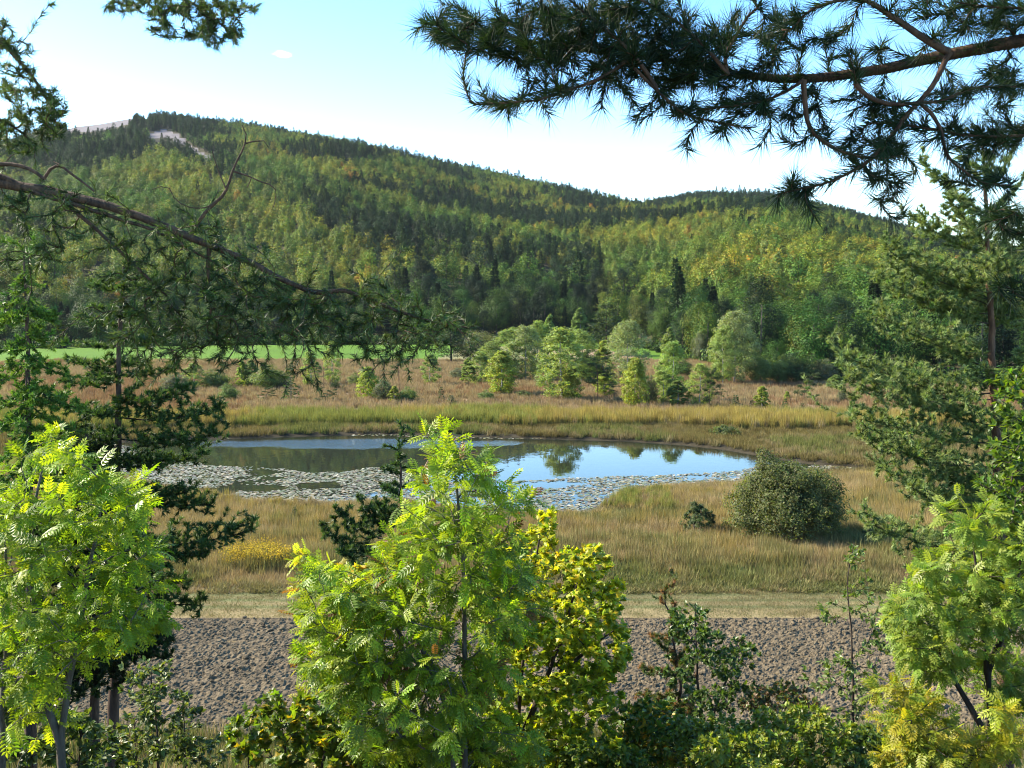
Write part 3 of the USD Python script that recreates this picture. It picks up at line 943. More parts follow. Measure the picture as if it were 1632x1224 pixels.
meadow_protos = [('brown_grass', tuft(rng, 60, 0.7, 0.32, 0.016, OLIVE, BROWN, 1.0, 0.9), 'grass_blades'), ('tan_grass', tuft(rng, 60, 0.75, 0.32, 0.015, BROWN, TAN, 1.0, 0.9), 'grass_blades'),
                 ('golden_grass', tuft(rng, 55, 0.8, 0.32, 0.016, OLIVE, GOLD, 0.9, 0.9), 'grass_blades'), ('olive_grass', tuft(rng, 60, 0.65, 0.34, 0.02, GREEN, OLIVE, 1.0, 0.9), 'grass_blades')]
field_of('meadow_grass', meadow_protos, 32000, (-48, 48, Y_HERB - 3, 75), by_noise([0.28, 0.36, 0.16, 0.2], 0.2, 71, 0.22), 'tall brown and golden grass between the mown track and the pond', 'grass', zs=lambda x, y: (0.6 + 0.7 * fbm(np.stack([x * .3, y * .3, 0 * x], -1), 3, 77)) * (0.4 + 0.6 * smooth(0, -5, pond_depth(x, y))))
herb_protos = [('green_herb', tuft(rng, 50, 0.6, 0.34, 0.035, GREEN, (.13, .135, .045), 0.9), 'grass_blades'), ('olive_herb', tuft(rng, 50, 0.75, 0.32, 0.025, (.10, .10, .04), (.20, .175, .07), 0.9), 'grass_blades'), ('pale_grass', tuft(rng, 60, 0.55, 0.32, 0.015, BROWN, TAN, 1.0), 'grass_blades')]
field_of('field_edge_herbs', herb_protos, 12000, (-36, 36, TRACK_FAR + 0.2, Y_HERB + 1.5), by_noise([0.26, 0.34, 0.4], 0.4, 72, 0.2), 'strip of green weeds and rough grass along the mown track', 'weeds', zs=lambda x, y: 0.3 + 0.95 * smooth(TRACK_FAR, TRACK_FAR + 5, y) * (0.6 + 0.6 * fbm(np.stack([x * .6, y * .6, 0 * x], -1), 2, 78)))
flower = tuft(rng, 26, 0.9, 0.4, 0.02, GREEN, OLIVE, 0.5)
fl = rng.uniform(-0.4, 0.4, (40, 2))
fpos = np.column_stack([fl, 0.65 + 0.3 * rng.random(40)])
flower = join([flower, scatter(DIAMOND, fpos, rand_dirs(rng, 40), np.tile([[0, 0, 1.0]], (40, 1)), np.full(40, 0.07), np.tile([[.40, .28, .015]], (40, 1)))])
field_of('yellow_flowers', [('flower_tuft', flower[:3], 'grass_blades')], 170, (-15, -10, 43.5, 46.5), lambda x, y: np.zeros(len(x), int), 'patch of yellow flowers among green weeds beyond the ploughed field', 'flowers', keep=lambda x, y: fbm(np.stack([x * .5, y * .5, 0 * x], -1), 2, 79) > 0.46)
track_protos = [('short_grass', tuft(rng, 40, 0.12, 0.3, 0.012, (.10, .09, .04), (.20, .165, .08), 0.8), 'grass_blades'), ('short_green_grass', tuft(rng, 40, 0.10, 0.3, 0.012, GREEN, (.09, .10, .035), 0.8), 'grass_blades')]
field_of('track_grass', track_protos, 8000, (-34, 34, FIELD_FAR - 0.1, TRACK_FAR + 0.4), by_noise([0.6, 0.4], 0.6, 73, 0.3), 'short mown grass on the track beyond the ploughed field', 'grass')
reed_protos = [('gold_reed', tuft(rng, 48, 1.45, 0.36, 0.03, (.12, .115, .035), (.28, .215, .055), 0.3), 'grass_blades'), ('green_reed', tuft(rng, 48, 1.5, 0.36, 0.03, (.08, .095, .025), (.19, .20, .045), 0.3), 'grass_blades'),
               ('pale_reed', tuft(rng, 44, 1.35, 0.36, 0.028, (.13, .105, .05), (.26, .20, .11), 0.3), 'grass_blades')]


def reed_choice(x, y):
    g = fbm(np.stack([x * .09, y * .09, 0 * x], -1), 2, 74) + rng.normal(size=len(x)) * 0.07 - 0.10 * smooth(-5, 12, x) + 0.16 * smooth(-8, -26, x)
    return np.where(g > 0.56, 1, np.where(rng.random(len(x)) < 0.18 + 0.5 * smooth(Y_REED1 - 4, Y_REED1 + 2, y), 2, 0))


def reed_band(x, y):
    c = Y_REED0 + 1.5 - 0.16 * np.maximum(-20 - x, 0) - 0.6 * np.sin(x * 0.11) - 2.5 * noise(np.stack([x * .2, 0 * x, 0 * x], -1), 75) - 0.18 * np.maximum(x - 14, 0)
    top = Y_REED1 + 2.5 - 5.5 * noise(np.stack([x * .12, 0 * x, 0 * x], -1), 86) - 0.10 * np.maximum(-20 - x, 0) - 0.12 * np.maximum(x - 16, 0)
    return (y > c) & (y < top) & ((fbm(np.stack([x * .25, y * .25, 0 * x], -1), 3, 76) > 0.40) | (y > c + 5))


field_of('far_bank_reeds', reed_protos, 19000, (-66, 62, Y_REED0 - 12, Y_REED1 + 1.5), reed_choice, 'band of golden and green reeds along the far bank of the pond', 'reeds', (0.7, 1.1), reed_band)
marsh_protos = [('marsh_sedge', tuft(rng, 60, 0.5, 0.4, 0.022, (.075, .065, .026), (.15, .12, .04), 0.7), 'grass_blades'), ('pale_sedge', tuft(rng, 60, 0.55, 0.38, 0.02, (.09, .08, .038), (.20, .155, .075), 0.7), 'grass_blades'), ('green_sedge', tuft(rng, 50, 0.7, 0.36, 0.025, GREEN, (.13, .13, .035), 0.6), 'grass_blades')]
field_of('marsh_sedge', marsh_protos, 21000, (-66, 60, 68, Y_REED0 + 3), by_noise([0.5, 0.3, 0.2], 0.15, 80), 'low olive sedge on the wet ground between the pond and the reeds', 'sedge', (0.7, 1.3), keep=lambda x, y: (y > 74) | (x > 17) | (x < -31))
far_protos = [('pink_brown_grass', tuft(rng, 46, 0.8, 0.5, 0.03, (.13, .09, .05), PINK), 'grass_blades'), ('straw_grass', tuft(rng, 46, 0.8, 0.5, 0.03, (.12, .10, .05), (.29, .225, .12)), 'grass_blades'), ('rust_grass', tuft(rng, 46, 0.75, 0.5, 0.03, (.12, .075, .04), (.235, .145, .075)), 'grass_blades')]
field_of('bog_grass', far_protos, 44000, (-110, 120, Y_REED1 - 6, 220), by_noise([0.45, 0.25, 0.3], 0.05, 81), 'pinkish brown grass over the bog between the reeds and the wood', 'grass', (0.6, 1.2), keep=lambda x, y: y < forest_edge(np.arctan2(x, y)) - 3 - 100 * smooth(45, 5, x))
near_reed = [r for r in reed_protos]


def shore_patches(x, y):
    c = np.full(len(x), False)
    for (u, v, rx, ry) in ((1020, 800, 3.4, 2.8), (1085, 800, 3.2, 3.0), (1160, 800, 4.0, 3.5), (1390, 772, 3.0, 3.0), (1430, 790, 3.2, 2.0), (250, 800, 5, 1.2), (380, 808, 4.5, 0.8)):
        g = ground_at(u, v)
        c |= ((x - g[0]) / rx) ** 2 + ((y - g[1]) / ry) ** 2 < 0.4 + 1.2 * noise(np.stack([x * .5, y * .5, 0 * x], -1), 82)
    return c


field_of('near_bank_reeds', reed_protos, 26000, (-38, 38, 54, 86), lambda x, y: np.where((rng.random(len(x)) < 0.75) & (np.abs(x - ground_at(1015, 800)[0]) < 2.2), 1, np.where(rng.random(len(x)) < 0.6, 2, 0)), 'clumps of tall yellow green reeds on the near bank of the pond', 'reeds', (0.28, 0.55), shore_patches)

# water lilies: notched pads that lie flat, some with a raised rim
ang = np.linspace(0.22, 2 * np.pi - 0.22, 10)
pad = np.vstack([[[0, 0, 0.004]], np.column_stack([np.cos(ang), np.sin(ang), 0.05 * np.sin(ang * 2 + 1) ** 2])])
padf = np.array([[0, k, k + 1] for k in range(1, 10)])


def pad_geo(base, curl):
    v = pad.copy()
    v[1:, 2] += curl * np.maximum(np.cos(ang - 1.2), 0) + 0.02
    return v, padf, np.broadcast_to(np.array(base), v.shape)


n = 130000
x, y = rng.uniform(-46, 40, n), rng.uniform(54, 98, n)
d = pond_depth(x, y)
uu, vv = 816 + FPX * x / (y * math.cos(PITCH) + (EYE + .1) * math.sin(PITCH)), None
dist = y * math.cos(PITCH) + (EYE + .1) * math.sin(PITCH)
vv = 612 + FPX * ((EYE + .1) * math.cos(PITCH) - y * math.sin(PITCH)) / dist
upper = np.interp(uu, [100, 200, 250, 330, 420, 500, 560, 600, 640, 700, 760, 860, 1000, 1080, 1150, 1220, 1300, 1400], [706, 706, 728, 742, 748, 752, 750, 747, 752, 764, 768, 764, 760, 757, 750, 740, 738, 738])
dens = np.interp(uu, [100, 300, 620, 680, 760, 1000, 1150, 1250, 1400], [0.9, 0.95, 0.95, 0.75, 0.65, 0.9, 0.95, 0.95, 0.8])
nz = fbm(np.stack([x * .22, y * .3, 0 * x], -1), 3, 83)
gap = np.zeros(n, bool)
for (u, v, ru, rv) in ((508, 774, 40, 6), (400, 778, 60, 5), (340, 783, 40, 6)):
    gap |= ((uu - u) / ru) ** 2 + ((vv - v) / rv) ** 2 < 0.55 + 0.9 * noise(np.stack([x * .8, y * .8, 0 * x], -1), 84)
inside = (d > 0.15) & (vv > upper + (nz - 0.5) * 16) & (rng.random(n) < dens * np.where(dens > 0.8, smooth(0.27, 0.40, nz), smooth(0.36, 0.56, nz) * 1.2)) & ~gap & (rng.random(n) < 0.9)
shore = (d > 0.1) & (d < 1.3) & (y > 90) & (rng.random(n) < 0.35) & (uu > 560)
m = inside | shore
x, y = x[m], y[m]
pads = [('silver_pad', pad_geo((.15, .15, .085), 0.06), 'lily_leaf'), ('olive_pad', pad_geo((.10, .12, .045), 0.04), 'lily_leaf'), ('raised_pad', pad_geo((.24, .22, .155), 0.3), 'lily_leaf'), ('brown_pad', pad_geo((.12, .08, .045), 0.15), 'lily_leaf'), ('ochre_pad', pad_geo((.20, .155, .05), 0.1), 'lily_leaf')]
instancer('water_lily_pads', pads, np.stack([x, y, np.full(len(x), -0.094) + rng.uniform(0, 0.02, len(x))], 1), rng.uniform(0, 6.28, len(x)), rng.uniform(0.07, 0.14, len(x)),
          rng.choice(5, len(x), p=[.36, .22, .22, .10, .10]), 'pale silvery water lily pads crowding the near side of the pond', 'lily pads', tilt=rng.normal(size=(len(x), 2)) * 0.05)

# ------------------------------------------------------------------ trees and bushes standing on the bog and round the pond
rng = np.random.default_rng(33)
BIRCH, BIRCH_GREY, BIRCH_LIME, WILLOW, BROWNISH, DEEP = (.17, .235, .06), (.20, .235, .10), (.23, .275, .045), (.115, .16, .05), (.12, .12, .055), (.035, .06, .018)


def meadow_proto(name, build):
    o = thing(name, None, None, path=f'/World/prototypes/{name}')
    build(o)
    return o


def birch(tint, H=8.0, W=3.4, z0=0.6, belly=0.35, tip=0.1, n=230, alt=None, per=62, leaf=0.17):
    def b(o):
        obj('trunk', pole(rng, H * 0.9, 0.10, 0.02, 0.03), 'birch_bark', o)
        obj('crown', spire_crown(rng, H, W, z0, n, per, leaf, tint, belly=belly, tip=tip, clump=0.12, up=0.1, alt=alt, share=0.15 if alt else 0), 'meadow_foliage', o)
    return b


def round_tree(tint, H=5.0, W=5.0, z0=0.2, n=210, per=62, leaf=0.17, alt=None, flat=0.8):
    def b(o):
        obj('trunk', pole(rng, H * 0.6, 0.12, 0.04, 0.04), 'far_bark', o)
        obj('crown', round_crown(rng, H, W, z0, n, per, leaf, tint, alt=alt, share=0.2 if alt else 0, flat=flat, clump=0.13), 'meadow_foliage', o)
    return b


def bog_pine(seed, H=6.0, W=6.0, z0=2.2, arms=9, lean=0.3, flat=0.35, bare=False):
    def b(o):
        r = np.random.default_rng(seed)
        top = np.array([lean * r.normal(), lean * r.normal(), H * 0.9])
        g = Growth([[(0, 0, -0.3), (0.1 * r.normal(), 0.1 * r.normal(), H * 0.35), tuple(top)]], r, 0.35, 0.03)
        T = []
        for k in range(arms):
            a = k * 2.4 + r.normal() * 0.3
            t = (k + 0.5) / arms
            z = z0 + (H - z0) * t
            R = W / 2 * (1.0 - 0.55 * t ** 2) * r.uniform(0.7, 1.1)
            for m in range(4):
                f = 0.45 + 0.2 * m
                T.append((top[0] * t + np.cos(a + 0.25 * r.normal()) * R * f, top[1] * t + np.sin(a + 0.25 * r.normal()) * R * f, z + 0.3 * f + 0.15 * r.normal()))
        g.reach(T, rise=0.1).radii(0.018, 0.13)
        g.emit(o, 'pine_upper_bark', 'far_bark', most=10)
        P, D, _ = g.twigs(0.35, 1)
        c = P + np.array([0, 0, 0.12])
        obj('needles', clump_cloud(r, c[:: 2 if bare else 1], 0.45, 34 if bare else 48, 0.26, (.045, .068, .025), np.array([0, 0, z0]), flat=flat + 0.25, thin=0.45, outward=0.2, up=0.8), 'meadow_foliage', o)
    return b


def small_spruce(o):
    obj('trunk', pole(rng, 2.6, 0.05, 0.01, 0.01), 'far_bark', o)
    obj('crown', conifer_crown(rng, 3.0, 1.7, 0.1, 12, 8, 9, (.05, .08, .025), 0.2, power=0.95), 'meadow_foliage', o)


def big_pine(o):
    obj('trunk', pole(rng, 11, 0.22, 0.05, 0.02), 'pine_bark', o)
    a = conifer_crown(rng, 13, 7.2, 2.0, 13, 8, 22, (.036, .058, .022), 0.5, droop=0.05, power=0.6)
    b = clump_cloud(rng, a[0].reshape(-1, 4, 3).mean(1)[::14], 0.6, 14, 0.35, (.04, .064, .022), np.array([0, 0, 6.0]), thin=0.6)
    obj('crown', join([a, b]), 'meadow_foliage', o)


PROTO = {
    'birch_a': birch(BIRCH, 8, 3.4, 0.5, 0.42, 0.2, 150, alt=[BIRCH_LIME]), 'birch_b': birch(BIRCH, 8, 3.2, 0.3, 0.42, 0.2, 140), 'birch_c': birch(BIRCH_GREY, 9, 4.2, 0.6, 0.5, 0.25, 200), 'birch_d': birch((.17, .23, .065), 9, 4.0, 0.8, 0.5, 0.25, 200),
    'slim_a': birch(BIRCH_LIME, 6, 1.8, 0.2, 0.3, 0.05, 150), 'slim_b': birch(BIRCH, 6, 1.7, 0.2, 0.35, 0.06, 150), 'lime_a': birch(BIRCH_LIME, 6, 2.8, 0.3, 0.4, 0.15, 190, alt=[YELLOW]),
    'bush_a': round_tree(WILLOW, alt=[DECID2]), 'bush_b': round_tree((.095, .11, .06), 5, 4.6), 'bush_c': round_tree(BROWNISH, 5, 5.4, 0.5, alt=[WILLOW]), 'bush_d': round_tree(DEEP, 5, 5.2, 0.0),
    'pine_a': bog_pine(1), 'pine_b': bog_pine(2, 6, 6.5, 3.6, 7, 0.4, 0.2, True), 'pine_c': bog_pine(3, 6, 5, 1.0, 11, 0.6), 'spruce': small_spruce, 'big_pine': big_pine,
}
NOMINAL = {'birch_a': (8, 3.4), 'birch_b': (8, 3.2), 'birch_c': (9, 4.2), 'birch_d': (9, 4.0), 'slim_a': (6, 1.8), 'slim_b': (6, 1.7), 'lime_a': (6, 2.8), 'bush_a': (5, 5), 'bush_b': (5, 4.6), 'bush_c': (5, 5.4), 'bush_d': (5, 5.2),
           'pine_a': (6, 6), 'pine_b': (6, 6.5), 'pine_c': (6, 5), 'spruce': (3, 1.7), 'big_pine': (13, 7.2)}
built = {}
# kind, u, v of the foot, v of the top, width in the photograph, label
BOG = [
    ('big_pine', 719, 578, 508, 56, 'dark pine with a bare trunk at the right end of the green field'),
    ('bush_c', 761, 578, 528, 66, 'rounded grey brown willow tree behind the pair of narrow birches'),
    ('slim_b', 747, 613, 572, 20, 'shorter left one of two narrow lime birches standing close together'),
    ('birch_b', 765, 614, 562, 30, 'taller right one of two narrow lime birches standing close together'),
    ('lime_a', 799, 630, 564, 38, 'airy lime green birch just in front of the big birch clump, left side'),
    ('birch_d', 814, 606, 527, 42, 'leftmost tall birch of the big birch clump in the middle of the bog'),
    ('birch_c', 838, 607, 524, 44, 'grey green tall birch in the left half of the big birch clump'),
    ('birch_a', 858, 602, 516, 34, 'pointed birch in the back row of the big birch clump'),
    ('slim_b', 876, 600, 507, 22, 'thin birch with the highest tip in the back of the big birch clump'),
    ('birch_d', 926, 612, 530, 44, 'shaded darker birch on the right side of the big birch clump'),
    ('birch_b', 869, 620, 568, 26, 'small bright birch leaning on the left of the largest lit birch'),
    ('birch_a', 897, 640, 528, 62, 'largest sunlit birch, bright green down to the ground, in the middle of the bog'),
    ('lime_a', 906, 640, 590, 24, 'low yellow green birch at the foot of the largest sunlit birch'),
    ('pine_a', 952, 640, 572, 66, 'gnarled dark pine with pale limbs right of the largest sunlit birch'),
    ('pine_b', 972, 642, 612, 44, 'low leaning pine with a dark crooked stem near the reeds'),
    ('lime_a', 963, 632, 597, 26, 'small yellow green birch top rising through the gnarled pine'),
    ('slim_a', 962, 606, 546, 26, 'slender bright birch behind the gnarled pine'),
    ('birch_c', 1000, 616, 517, 54, 'broad grey green birch at the right end of the birch belt'),
    ('lime_a', 1012, 650, 576, 32, 'lime green birch with a bare lower stem in front of the broad birch'),
    ('bush_b', 1034, 646, 600, 22, 'greyish half bare bush right of the lime birch with the bare stem'),
    ('slim_b', 1066, 606, 527, 22, 'thin green birch tip behind the two tiered birch'),
    ('birch_a', 1070, 640, 549, 40, 'two tiered yellowish birch near the small right patch of green field'),
    ('bush_d', 1086, 602, 572, 32, 'dark round bush behind the right of the two tiered birch'),
    ('birch_b', 1056, 646, 592, 32, 'bright low birch in front and left of the two tiered birch'),
    ('slim_b', 1079, 650, 608, 26, 'small light birch in front and right of the two tiered birch'),
    ('birch_a', 1116, 650, 582, 34, 'sunlit birch growing together with a dark pine, right of the two tiered birch'),
    ('pine_c', 1130, 652, 592, 30, 'dark pine growing against the right side of a sunlit birch'),
    ('pine_b', 1146, 654, 620, 28, 'little crooked pine with a thin leaning stem near the reeds'),
    ('birch_c', 1170, 612, 502, 54, 'tall silvery birch with a double crown before the dark wood'),
    ('birch_d', 1152, 614, 525, 36, 'lower left crown beside the tall silvery birch'),
    ('bush_b', 1117, 576, 533, 26, 'pale grey green young tree standing alone against the dark wood'),
    ('bush_a', 1212, 612, 558, 42, 'green willow bush to the right of the tall silvery birch'),
    ('bush_a', 1240, 612, 568, 40, 'dark willow thicket at the foot of the wood, between two bushes'),
    ('bush_d', 1272, 611, 566, 62, 'widest dark willow bush at the foot of the wood'),
    ('bush_b', 1312, 611, 574, 40, 'grey willow bush nearest the big pine at the foot of the wood'),
    ('pine_c', 1281, 642, 596, 40, 'bushy pine casting a long shadow on the bare bog'),
    ('bush_b', 1342, 642, 621, 14, 'small grey bush alone on the bog near the big right hand pine'),
    ('slim_b', 1332, 622, 598, 20, 'thin pale birch beyond the small grey bush'),
    ('slim_a', 1214, 653, 617, 20, 'small yellow birch alone on the right side of the bog'),
    ('slim_a', 1254, 640, 624, 9, 'tiny yellow sapling just behind a dark little spruce'),
    ('spruce', 1251, 660, 635, 17, 'dark little spruce in front of the tiny yellow sapling'),
    ('spruce', 1172, 656, 629, 22, 'little spruce right of the little crooked pine'),
    ('spruce', 1198, 654, 637, 14, 'tiny spruce just left of the small yellow birch'),
    ('spruce', 1279, 660, 642, 15, 'tiny spruce in the grass below the bushy pine'),
    ('bush_a', 1325, 656, 647, 20, 'low green bush in the grass below the small grey bush'),
    ('bush_a', 345, 620, 590, 46, 'green thicket farthest left on the bog, seen through the hanging pine bough'),
    ('slim_a', 386, 619, 577, 16, 'narrow yellowish poplar, left one of a pair'),
    ('slim_b', 401, 619, 575, 18, 'narrow green poplar, right one of a pair'),
    ('bush_a', 425, 622, 584, 48, 'leafy green thicket right of the narrow pair of poplars'),
    ('bush_b', 447, 621, 592, 30, 'grey green bush between the thicket and a thin conifer'),
    ('spruce', 464, 640, 586, 27, 'thin open conifer taller than its neighbours left of the gnarled pair'),
    ('birch_b', 495, 616, 562, 24, 'light birch behind the left gnarled pine'),
    ('birch_b', 530, 612, 548, 24, 'slim tall birch whose tip reaches the green field'),
    ('pine_b', 514, 624, 589, 48, 'flat topped gnarled pine, the left of two'),
    ('pine_b', 638, 629, 575, 60, 'flat topped pine with a tall bare stem, the right of two'),
    ('lime_a', 587, 637, 588, 28, 'yellow green birch left of the flat topped pine with the bare stem'),
    ('bush_b', 611, 640, 606, 28, 'grey green bush at the left foot of the flat topped pine'),
    ('slim_a', 629, 642, 616, 15, 'small yellow bush in front of the flat topped pine stem'),
    ('bush_a', 650, 641, 617, 27, 'rounded bush at the right foot of the flat topped pine'),
    ('birch_b', 686, 614, 566, 26, 'narrow light birch alone between the flat topped pine and the dark field pine'),
    ('spruce', 703, 640, 616, 15, 'little spruce between the flat topped pine and the birch clump'),
    ('spruce', 719, 647, 629, 18, 'lowest little spruce just behind the reeds, left of the birch clump'),
    ('bush_b', 731, 606, 587, 26, 'scrubby bush left of the pair of narrow lime birches'),
    ('pine_c', 424, 640, 618, 24, 'low pine bush below the leafy green thicket'),
    ('bush_a', 366, 639, 612, 28, 'yellow green shrub below the narrow pair of poplars'),
    ('pine_c', 518, 642, 622, 26, 'low pine scrub in front of the left gnarled pine'),
    ('spruce', 548, 625, 613, 9, 'tiny dark spruce in the gap between the two gnarled pines'),
    ('bush_d', 534, 623, 606, 14, 'small dark bush right of the left gnarled pine'),
    ('bush_a', 567, 616, 595, 24, 'pale bush behind the yellow green birch'),
    ('bush_a', 835, 634, 622, 26, 'low shrub in the grass before the birch clump'),
    ('bush_a', 775, 640, 622, 24, 'thin shrub in the brown grass below the airy birch'),
    ('birch_b', 310, 622, 580, 30, 'light birch thicket left of the farthest left green thicket'),
    ('bush_b', 280, 626, 598, 44, 'grey green bush seen between the two left pines'),
    ('bush_d', 940, 606, 566, 40, 'dark low bush behind the right side of the birch clump'),
    ('birch_d', 785, 607, 548, 40, 'shaded birch at the left end of the big birch clump'),
    ('big_pine', 966, 566, 486, 62, 'tall dark pine before the wood behind the birch belt'),
    ('slim_b', 924, 548, 494, 20, 'small light tree shining against the dark wood'),
]
NAMES = {'birch': 'birch_tree', 'slim': 'young_birch', 'lime': 'birch_tree', 'bush': 'willow_bush', 'pine': 'bog_pine', 'spruce': 'small_spruce', 'big': 'pine_tree'}
CATS = {'birch': 'birch', 'slim': 'birch', 'lime': 'birch', 'bush': 'bush', 'pine': 'pine', 'spruce': 'spruce', 'big': 'pine'}
for kind, u, v0, v1, w, lab in BOG:
    if kind not in built:
        built[kind] = meadow_proto({'birch': 'bog_birch', 'slim': 'slim_birch', 'lime': 'lime_birch', 'bush': 'bog_bush', 'pine': 'crooked_pine', 'spruce': 'little_spruce', 'big': 'field_pine'}[kind.split('_')[0]] + '_' + kind.replace('_', ''), PROTO[kind])
    p = ground_at(u, v0)
    H0, W0 = NOMINAL[kind]
    dist = p[1]
    h, wd = (v0 - v1) * dist / FPX * 1.05, w * dist / FPX * (1.3 if kind[:4] in ('birc', 'lime', 'slim') else 1.15)
    key = kind.split('_')[0]
    copy_of(built[kind], NAMES[key], lab, CATS[key], (p[0], p[1], p[2] - 0.05), rng.uniform(0, 360), (wd / W0, wd / W0, h / H0), 'trees and bushes on the bog behind the pond')

# the big willow on the near bank and the small dark one beside it
def willow(name, u, v0, v1, w, label, stems, n, per, leaf, base, alt):
    p = ground_at(u, v0)
    W = w * p[1] / FPX
    p = p + np.array([0, W * 0.42, 0])
    H = (v0 - 0.02 * w - v1) * p[1] / FPX
    o = thing(name, label, 'bush', (p[0], p[1], land(p[0], p[1]) - 0.05))
    r = np.random.default_rng(int(u))
    t = []
    for k in range(stems):
        a = k * 2.4
        q = W * 0.36 * np.sqrt((k + 0.5) / stems)
        t.append([(np.cos(a) * 0.15, np.sin(a) * 0.15, -0.2), (np.cos(a) * q * 0.5, np.sin(a) * q * 0.5, H * 0.45), (np.cos(a) * q, np.sin(a) * q, H * (0.92 - 0.5 * (q / (W / 2)) ** 2))])
    g = Growth(t[:1], r, 0.3, 0.03)
    for q in t:
        s = resample(q, 0.3, r, 0.02)
        obj('stem', tube(s, np.linspace(0.05, 0.012, len(s)), 5), 'grey_bark', o)
    d = rand_dirs(r, n)
    d[:, 2] = np.abs(d[:, 2]) * 1.25 - 0.28
    rad = r.random(n) ** 0.3
    lump = 1 + 0.30 * (noise(d * 2.6 + 9, 3) - 0.5) * 2
    taper = np.where(d[:, 2] > 0, 1 - 0.12 * d[:, 2], 1.0)
    c = np.stack([d[:, 0] * rad * lump * W / 2 * taper, d[:, 1] * rad * lump * W / 2 * taper, np.maximum(H * 0.36 + d[:, 2] * rad * lump * np.where(d[:, 2] > 0, H * 0.6, H * 0.9), 0.1)], 1)
    obj('crown', clump_cloud(r, c, 0.06 * W * r.uniform(0.7, 1.4, n), per, leaf, base, np.array([0, 0, H * 0.3]), alt=alt, share=0.2, thin=0.8, outward=0.6), 'meadow_foliage', o)


willow('willow_bush', 1274, 880, 727, 192, 'large dense rounded olive green willow bush on the near bank of the pond', 9, 900, 60, 0.13, (.105, .118, .036), [(.14, .14, .045), (.08, .09, .03)])
willow('willow_bush', 1117, 860, 797, 56, 'small dark green bush in the tall grass left of the large rounded willow', 5, 170, 60, 0.075, (.05, .08, .03), [(.075, .105, .035)])
willow('willow_bush', 1402, 872, 838, 56, 'low shaded bush in the grass right of the large rounded willow', 4, 120, 40, 0.09, (.055, .07, .03), [(.08, .09, .035)])
willow('willow_bush', 1160, 698, 678, 56, 'dark green sallow bush among the reeds on the far bank', 4, 110, 30, 0.14, (.075, .095, .03), [(.10, .11, .03)])
for u, v0, v1, w, lab in ((470, 832, 806, 30, 'thin young pine alone in the brown grass before the lily pads'), (455, 868, 845, 26, 'small green sapling in the golden grass left of the foreground rowan')):
    p = ground_at(u, v0)
    s = (v0 - v1) * p[1] / FPX
    copy_of(built['spruce'], 'small_spruce', lab, 'sapling', (p[0], p[1], p[2]), 40.0, (s / 3 * 1.1, s / 3 * 1.1, s / 3))

# ------------------------------------------------------------------ the trees and shrubs on the slope in the foreground
def line(depth, *uv, dd=None):
    """A stem through pixels of the photograph, DEPTH metres ahead."""
    u, v = np.array([p[0] for p in uv], float), np.array([p[1] for p in uv], float)
    return at(u, v, np.full(len(uv), float(depth)) + (0 if dd is None else np.asarray(dd, float)))


def blobs(rng, depth, thick, *ells, cull=0.0):
    """Targets in ellipses (u, v, half width, half height, how many), DEPTH metres ahead and as deep as they are wide."""
    out = []
    for u, v, ru, rv, n in ells:
        a, r = rng.uniform(0, 6.283, n), np.sqrt(rng.random(n))
        out.append(at(u + ru * r * np.cos(a), v + rv * r * np.sin(a), depth + rng.normal(size=n) * thick))
    return np.vstack(out)


def rowan_leaf(pairs=5):
    v, f = [], []

    def leaflet(x, side, L, ang):
        c, s_ = math.cos(ang), math.sin(ang)
        b = len(v)
        for lx, ly, lz in ((0, 0, 0), (0.5, 0.22, 0.04), (1, 0, -0.05), (0.5, -0.22, 0.04)):
            X, Y = lx * c - ly * s_, lx * s_ + ly * c
            px, py = x + L * X, side * L * Y
            v.append((px, py, L * lz - 0.22 * px * px - 0.10 * abs(py)))
        f.extend([(b, b + 1, b + 2), (b, b + 2, b + 3)] if side > 0 else [(b, b + 2, b + 1), (b, b + 3, b + 2)])
    for k in range(pairs):
        x = 0.22 + 0.62 * k / (pairs - 1)
        L = 0.34 * (1 - 0.35 * abs(k / (pairs - 1) - 0.45))
        leaflet(x, 1, L, 1.05)
        leaflet(x, -1, L, 1.05)
    leaflet(0.86, 1, 0.27, 0.0)
    b = len(v)
    for x in (0.0, 0.45, 0.88):
        v += [(x, 0.008, -0.22 * x * x), (x, -0.008, -0.22 * x * x)]
    f += [(b, b + 1, b + 3), (b, b + 3, b + 2), (b + 2, b + 3, b + 5), (b + 2, b + 5, b + 4)]
    return np.array(v), np.array(f)


ROWAN = rowan_leaf()


def maple_leaf():
    o = [(0.0, 0.0), (0.10, -0.22), (0.02, -0.50), (0.30, -0.34), (0.52, -0.58), (0.58, -0.26), (1.0, 0.0), (0.58, 0.26), (0.52, 0.58), (0.30, 0.34), (0.02, 0.50), (0.10, 0.22)]
    v = [(0.36, 0, 0.05)] + [(x, y, -0.10 * abs(y) - 0.12 * x * x) for x, y in o]
    return np.array(v), np.array([(0, k, k % 12 + 1) for k in range(1, 13)])


MAPLE = maple_leaf()
OVATE = (np.array([[0, 0, 0], [0.3, 0.27, 0.05], [0.68, 0.22, 0.04], [1.0, 0, -0.06], [0.68, -0.22, 0.04], [0.3, -0.27, 0.05], [0.45, 0, -0.02]]),
         np.array([[0, 6, 1], [1, 6, 2], [2, 6, 3], [3, 6, 4], [4, 6, 5], [5, 6, 0]]))


